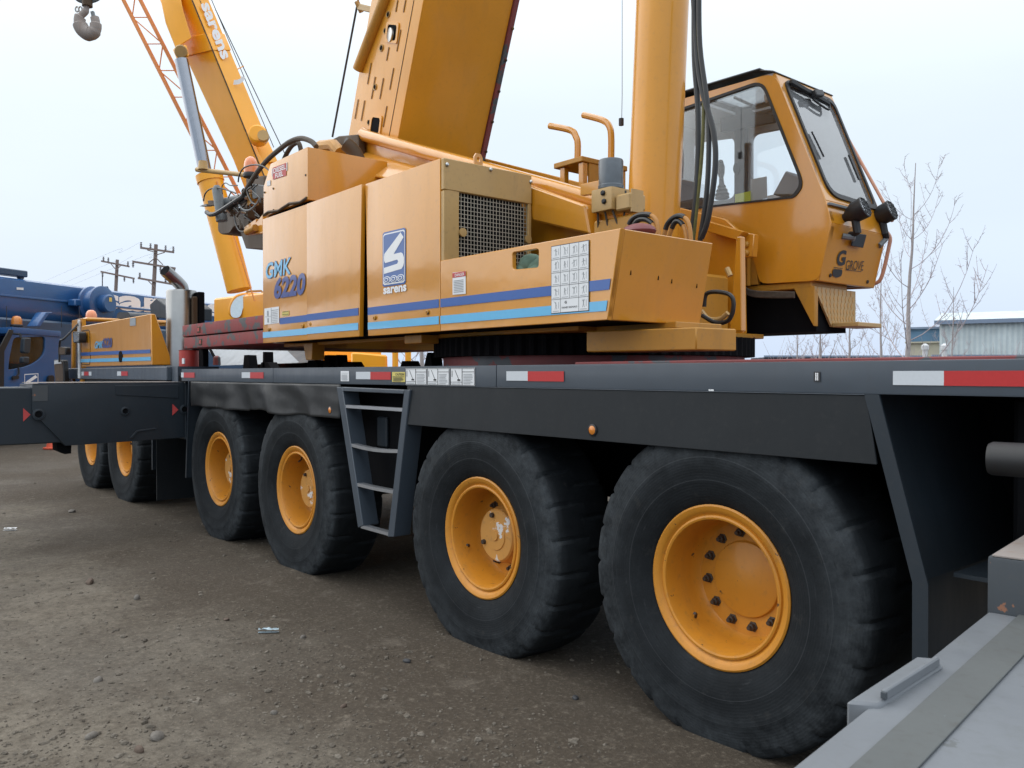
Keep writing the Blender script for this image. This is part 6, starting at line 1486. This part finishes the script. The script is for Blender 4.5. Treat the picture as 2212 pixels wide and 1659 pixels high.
bdec([(272, 1500), (275, 1465), (385, 1388), (405, 1412), (320, 1470), (400, 1470), (412, 1485), (412, 1540), (380, 1540), (380, 1505), (285, 1510)], 'white_paint', .012, 'emblem_mark')
MB().prism([bc(395, 858, .9), bc(440, 858, .9), bc(535, 722, .9), bc(575, 722, .9), bc(570, 706, .9), bc(500, 704, .9)], nb_ * -.3).build('boom_rest', M['blue'], blue, .01)
bt = bc(182, 865, .5); beacon(bt, .12, .26, 'amber', blue)
for a in (72, 668, 862): MB().tube([bc(a, 870, 1.0), bc(a, 640, 1.0)], .008, 4).build('antenna', M['wire'], blue)

# ------------------------------------------------------------------ toppled cone behind the outrigger
cp = at(114, 969, Z=0)
MB().lathe([(.19, 0), (.19, .03), (.13, .04), (.03, .55), (0, .55)], Vector((cp.x, cp.y, 0)), Vector((0, 0, 1)), 16).build('traffic_cone', M['cone'])
tag(bpy.data.objects['traffic_cone'], 'orange-red cone mostly hidden behind the extended outrigger at the left', 'cone')

# ------------------------------------------------------------------ utility poles
def pole(u0, v0, u1, v1, D, arms, label):
    top, low = at(u0, v0, D=D), at(u1, v1, D=D)
    foot = top + (low - top) * (top.z / (top.z - low.z))
    t = thing('utility_pole', label, 'utility pole', (foot.x, foot.y, 0), 'utility poles on the skyline')
    MB().tube([foot, top], [.19, .13], 10).build('post', M['wood'], t)
    ends = []
    for (a0, b0), (a1, b1), ins in arms:
        p, q = az('H', a0, b0, D=D - .2), az('H', a1, b1, D=D - .2)
        MB().bar(p, q, .11, .14).build('crossarm', M['wood'], t); ends += [p, q]
        for k in ins:
            c = lerp(p, q, abs(k)); sg = 1 if k >= 0 else -1
            MB().lathe([(.03, 0), (.10, .06), (.04, .12), (.10, .18), (.04, .24), (.08, .32), (0, .36)], c + Vector((0, 0, .07 * sg)), (0.05, 0, sg), 8).build('insulator', M['insulator'], t)
    return t, ends
t1, e1_ = pole(337, 528, 331, 645, 60, [((1525, 5), (1890, 55), (.02, .3, .75, .98)), ((1440, 155), (1905, 230), (-.01, -.65, -.93, -.97)), ((1500, 335), (1865, 400), (.05, .82, .99))], 'weathered wooden utility pole with three crossarms, taller of the two behind the blue boom')
t2, e2_ = pole(253.5, 561, 249.5, 640, 70, [((1100, 150), (1405, 210), (.08, .25, .95)), ((1095, 265), (1460, 340), (-.05, -.7, -.97))], 'weathered wooden utility pole with two crossarms, left of the taller pole')
for t_, ar, D in ((t1, (((1700, 60), (1600, 30)), ((1695, 85), (1790, 55)), ((1690, 110), (1615, 170)), ((1690, 110), (1770, 190)), ((1685, 440), (1610, 365))), 60), (t2, (((1262, 250), (1205, 180)), ((1262, 250), (1310, 200))), 70)):
    for a, b in ar: MB().tube([az('H', *a, D=D - .25), az('H', *b, D=D - .25)], .035, 5).build('brace', M['wood'], t_)
for k, (a, b) in enumerate(((e1_[0], e2_[0]), (e1_[1], e2_[1]), (e1_[2], e2_[2]))):
    m = (a + b) / 2 - Vector((0, 0, .25)); far = b + (b - a) * 6 - Vector((0, 0, 1))
    MB().tube(curve([a + Vector((0, 0, .4)), m + Vector((0, 0, .4)), b + Vector((0, 0, .4)), far], 6), .006, 4).build('line_wire', M['wire'], t2)

# ------------------------------------------------------------------ bare trees beyond the carrier
def tree(u, v_top, D, label, seed, lean=0.0, spread=1.0, scale=1.0, base_r=.085, u_base=None):
    R = random.Random(seed)
    top = at(u, v_top, D=D); foot = at(u_base if u_base else u, 800, D=D); foot.z = 0
    t = thing('bare_tree', label, 'tree', foot, 'bare trees beyond the carrier')
    H = top.z; tr, cr = MB(), MB()
    n = 12; pts = []; w = Vector((0, 0, 0))
    for i in range(n + 1):
        f = i / n; w += Vector((R.uniform(-.06, .06), R.uniform(-.06, .06), 0)) * (1 if i else 0)
        pts.append(lerp(foot, top, f) + w * (1 - f))
    rs_ = [base_r * (1 - f / n) ** 1.1 + .010 for f in range(n + 1)]
    tr.tube(pts, rs_, 7)
    def twig(p, d, L, r, depth):
        k = (8, 5, 2)[depth]; q = [p]; dd = d.normalized()
        for i in range(k):
            dd = (dd + Vector((R.uniform(-.07, .07), R.uniform(-.07, .07), (.22, .20, .0)[depth]))).normalized()
            q.append(q[-1] + dd * L / k)
        cr.tube(q, [r * (1 - .85 * i / k) * .8 + .0025 for i in range(k + 1)], (5, 4, 3)[depth])
        if depth < 2:
            m = int(L * (3.0 if depth == 0 else 6)) + 2
            for j in range(m):
                f = R.uniform(.15, .97); i = min(int(f * k), k - 1); b = lerp(q[i], q[i + 1], f * k - i)
                a = R.uniform(0, 6.283); side = Vector((math.cos(a), math.sin(a), R.uniform(-.1, .4)))
                tan = (q[i + 1] - q[i]).normalized()
                if depth == 0: twig(b, tan * .8 + side, L * R.uniform(.18, .42) * (1.15 - .6 * f), max(r * .45, .006), 1)
                else: twig(b, tan * .5 + side, R.uniform(.05, .16) * scale, .004, 2)
    nb2 = 15
    for i in range(nb2):
        f = .20 + .72 * i / nb2 + R.uniform(-.02, .02); k = min(int(f * n), n - 1)
        b = lerp(pts[k], pts[k + 1], f * n - k); a = i * 2.4 + R.uniform(-.4, .4)
        d_ = Vector((math.cos(a), math.sin(a), R.uniform(.25, .6)))
        twig(b, d_, H * (.40 * (1 - f) + .12) * spread * R.uniform(.8, 1.2), base_r * .26 * (1.1 - f), 0)
    tr.build('trunk', M['bark'], t, smooth=60); cr.build('crown', M['twig'], t, smooth=60)
tree(1978, 352, 24, 'tallest bare tree, pale trunk right of the operator cab', 11, u_base=1952)
tree(1905, 560, 30, 'slender bare tree just left of the tallest one, below the lamps', 12, spread=.7, base_r=.055)
tree(1838, 640, 27, 'bare tree whose crown shows under the cab step', 13, spread=.8, base_r=.06)
tree(1772, 700, 26, 'pale bare trunk under the middle of the cab', 14, spread=.9, base_r=.12)
tree(1720, 690, 33, 'leftmost bare tree under the operator cab', 15, spread=.8, base_r=.06)
tree(2060, 620, 44, 'small distant bare tree in front of the corrugated shed', 16, spread=.7, base_r=.06)
tree(912, 560, 34, 'bare tree glimpsed through the gap beside the slewing ring', 17, spread=1.2, base_r=.12)
tree(884, 600, 38, 'bare tree glimpsed through the gap, left of the other one', 18, spread=1.2)
# low brush along the back
mb = MB(); R = random.Random(9)
for i in range(300):
    u = R.uniform(1640, 2230); p = at(u, 800, D=R.uniform(24, 36)); p.z = 0
    d_ = Vector((R.uniform(-.5, .5), R.uniform(-.5, .5), 1)); L = R.uniform(.8, 3.0)
    mb.tube([p, p + d_ * L * .5, p + d_ * L + Vector((R.uniform(-.2, .2), R.uniform(-.2, .2), 0))], [.014, .009, .004], 3)
tag(mb.build('brush', M['twig'], smooth=60), 'leafless scrub in front of the sheds', 'brush', kind='stuff')

# ------------------------------------------------------------------ sheds and the dark rail cars behind
def wall_frame(u, D, ang):
    o = at(u, 807, D=D); o.z = 0
    return o, Vector((math.cos(ang), math.sin(ang), 0)), Vector((-math.sin(ang), math.cos(ang), 0))
o, ax_, ay_ = wall_frame(2029, 55, rad(20))
shed = thing('corrugated_shed', 'grey-blue corrugated metal shed at the right edge', 'shed', o)
hS = at(2040, 697, D=55).z; Ls = 30; pts = []
nr = int(Ls / .15)
for i in range(nr + 1):
    pts.append(o + ax_ * (Ls * i / nr) - ay_ * (.05 if i % 2 else 0))
mb = MB(); mb.v = [tuple(p) for p in pts] + [(p.x, p.y, hS) for p in pts]; nn = len(pts)
mb.f = [(i, i + 1, nn + i + 1, nn + i) for i in range(nn - 1)]
mb.prism([o, o + ay_ * 16, o + ay_ * 16 + ax_ * .1, o + ax_ * .1], (0, 0, hS)); mb.prism([o + ay_ * 16, o + ay_ * 16 + ax_ * Ls, o + ay_ * 15.9 + ax_ * Ls, o + ay_ * 15.9], (0, 0, hS))
mb.build('wall', M['shed'], shed, smooth=0)
e_ = Vector((0, 0, hS)); rdg = Vector((0, 0, hS + 1.0))
rf_ = MB().prism([o + e_ - ay_ * .3 - ax_ * .3, o + ay_ * 8 + rdg - ax_ * .3, o + ay_ * 16.3 + e_ - ax_ * .3, o + ay_ * 16.3 + e_ - ax_ * .3 + Vector((0, 0, .1)), o + ay_ * 8 + rdg - ax_ * .3 + Vector((0, 0, .12)), o + e_ - ay_ * .3 - ax_ * .3 + Vector((0, 0, .12))], ax_ * (Ls + .6)).build('roof', M['shed'], shed, smooth=0)
MB().bar(o + e_ - ay_ * .33 - ax_ * .3, o + e_ - ay_ * .33 + ax_ * (Ls + .3), .12, .26).build('eaves_trim', M['shed_trim'], shed)
MB().lathe([(.5, 0), (.25, .3), (.25, .7), (.45, .75), (.2, 1.0), (0, 1.0)], o + ay_ * 8 + rdg + ax_ * 9, (0, 0, 1), 12).build('roof_vent', M['white_metal'], rf_)
o, ax_, ay_ = wall_frame(1962, 62, rad(20))
bsh = thing('blue_shed', 'dark blue low shed left of the corrugated shed', 'shed', o)
MB().prism([o, o + ax_ * 9, o + ax_ * 9 + ay_ * 8, o + ay_ * 8], (0, 0, at(1990, 712, D=62).z)).build('wall', M['blue_wall'], bsh, smooth=0)
MB().prism([o - ax_ * .2 - ay_ * .2, o + ax_ * 9.2 - ay_ * .2, o + ax_ * 9.2 + ay_ * 8, o - ax_ * .2 + ay_ * 8], (0, 0, .15)).build('roof', M['shed_trim'], bsh).location = (0, 0, at(1990, 712, D=62).z + .01)
o, ax_, ay_ = wall_frame(1962, 57, rad(20))
csh = thing('cream_hut', 'low cream hut below the blue shed', 'hut', o)
MB().prism([o, o + ax_ * 3.5, o + ax_ * 3.5 + ay_ * 3, o + ay_ * 3], (0, 0, at(1980, 742, D=57).z)).build('wall', M['cream_wall'], csh, smooth=0)
MB().prism([o - ax_ * .2 - ay_ * .2, o + ax_ * 3.7 - ay_ * .2, o + ax_ * 3.7 + ay_ * 3, o - ax_ * .2 + ay_ * 3], (0, 0, .1)).build('roof', M['cream_wall'], csh).location = (0, 0, at(1980, 742, D=57).z + .01)
for k in range(5):
    o, ax_, ay_ = wall_frame(1650 + 0, 47, rad(50)); o = o + ax_ * (k * 9.4)
    zt_ = 2.55 + .04 * k
    rc = thing('flat_rail_car', ('dark low rail car, %s in the row behind the trees' % ('first', 'second', 'third', 'fourth', 'fifth')[k]), 'rail car', o, 'dark rail cars behind the trees')
    MB().prism([o, o + ax_ * 9, o + ax_ * 9 + ay_ * 2.6, o + ay_ * 2.6], (0, 0, zt_ - .9)).build('body', M['fence_dark'], rc, .03).location = (0, 0, .9)
    ORIGIN.pop('x', None)
    MB().bar(o - ay_ * .03 + Vector((0, 0, zt_ + .05)), o - ay_ * .03 + ax_ * 9 + Vector((0, 0, zt_ + .05)), .1, .1).build('top_rail', M['shed_trim'], rc)
    for j in range(4):
        c = o + ax_ * (1 + (j // 2) * 6 + (j % 2) * 1.2) + ay_ * .3 + Vector((0, 0, .45))
        MB().lathe([(0, 0), (.45, 0), (.45, .12), (0, .12)], c, ay_, 14).build('wheel', M['dark'], rc)
for u, D, lb in ((1998, 40, 'white upright vent post by the tallest tree'), (2040, 40, 'white upright vent post in front of the corrugated shed corner')):
    p = at(u, 800, D=D); p.z = 0; zt_ = at(u, 742, D=D).z
    t = thing('vent_post', lb, 'post', p, 'white posts by the trees')
    MB().tube([p, Vector((p.x, p.y, zt_ - .3))], .12, 10).build('post', M['white_metal'], t); MB().lathe([(.17, 0), (.17, .2), (.05, .3), (0, .3)], Vector((p.x, p.y, zt_ - .3)), (0, 0, 1), 12).build('cap', M['white_metal'], t)
# yellow machine glimpsed under the superstructure
o = at(800, 775, D=16.5); o.z = 0
mach = thing('yellow_machine_frame', 'yellow machine body glimpsed below the superstructure', 'machine', o)
q = [az('F', a, b, D=16.5) for a, b in ((1425, 440), (1425, 330), (1480, 330), (1530, 335), (1700, 350), (1715, 440))]
q[0].z = .6; q[-1].z = .6
MB().prism(q, ray(800, 770) * 1.5).build('body', M['bright_yellow'], mach, .03)
q = [az('F', a, b, D=16.4) for a, b in ((1740, 320), (1880, 322), (1880, 240), (1740, 240))]
sg = MB().prism(q, ray(870, 755) * .1).build('sign_board', M['bright_yellow'], mach)
lettering('sign_letters', 'GMK7550', q[0] + (q[1] - q[0]) * .35 + Vector((0, 0, .03)) + ray(870, 755) * -.02, q[1] + Vector((0, 0, .03)) + ray(870, 755) * -.02, q[0] + (q[1] - q[0]) * .35 + Vector((0, 0, .14)) + ray(870, 755) * -.02, M['ink'], sg, .02)
for a in (.15, .85):
    c = lerp(q[0], q[1], a); MB().tube([Vector((c.x, c.y, .6)), c], .06, 8).build('sign_post', M['bright_yellow'], mach)
c = lerp(az('F', 1425, 440, D=17), az('F', 1715, 440, D=17), .5); 
for s in (-.6, .6):
    p = c + Vector((.75, .65, 0)) * s * 1.3; MB().lathe([(0, -.15), (.5, -.15), (.55, -.1), (.55, .1), (.5, .15), (0, .15)], Vector((p.x, p.y, .54)), Vector((-.65, .75, 0)), 20).build('wheel', M['rubber'], mach)
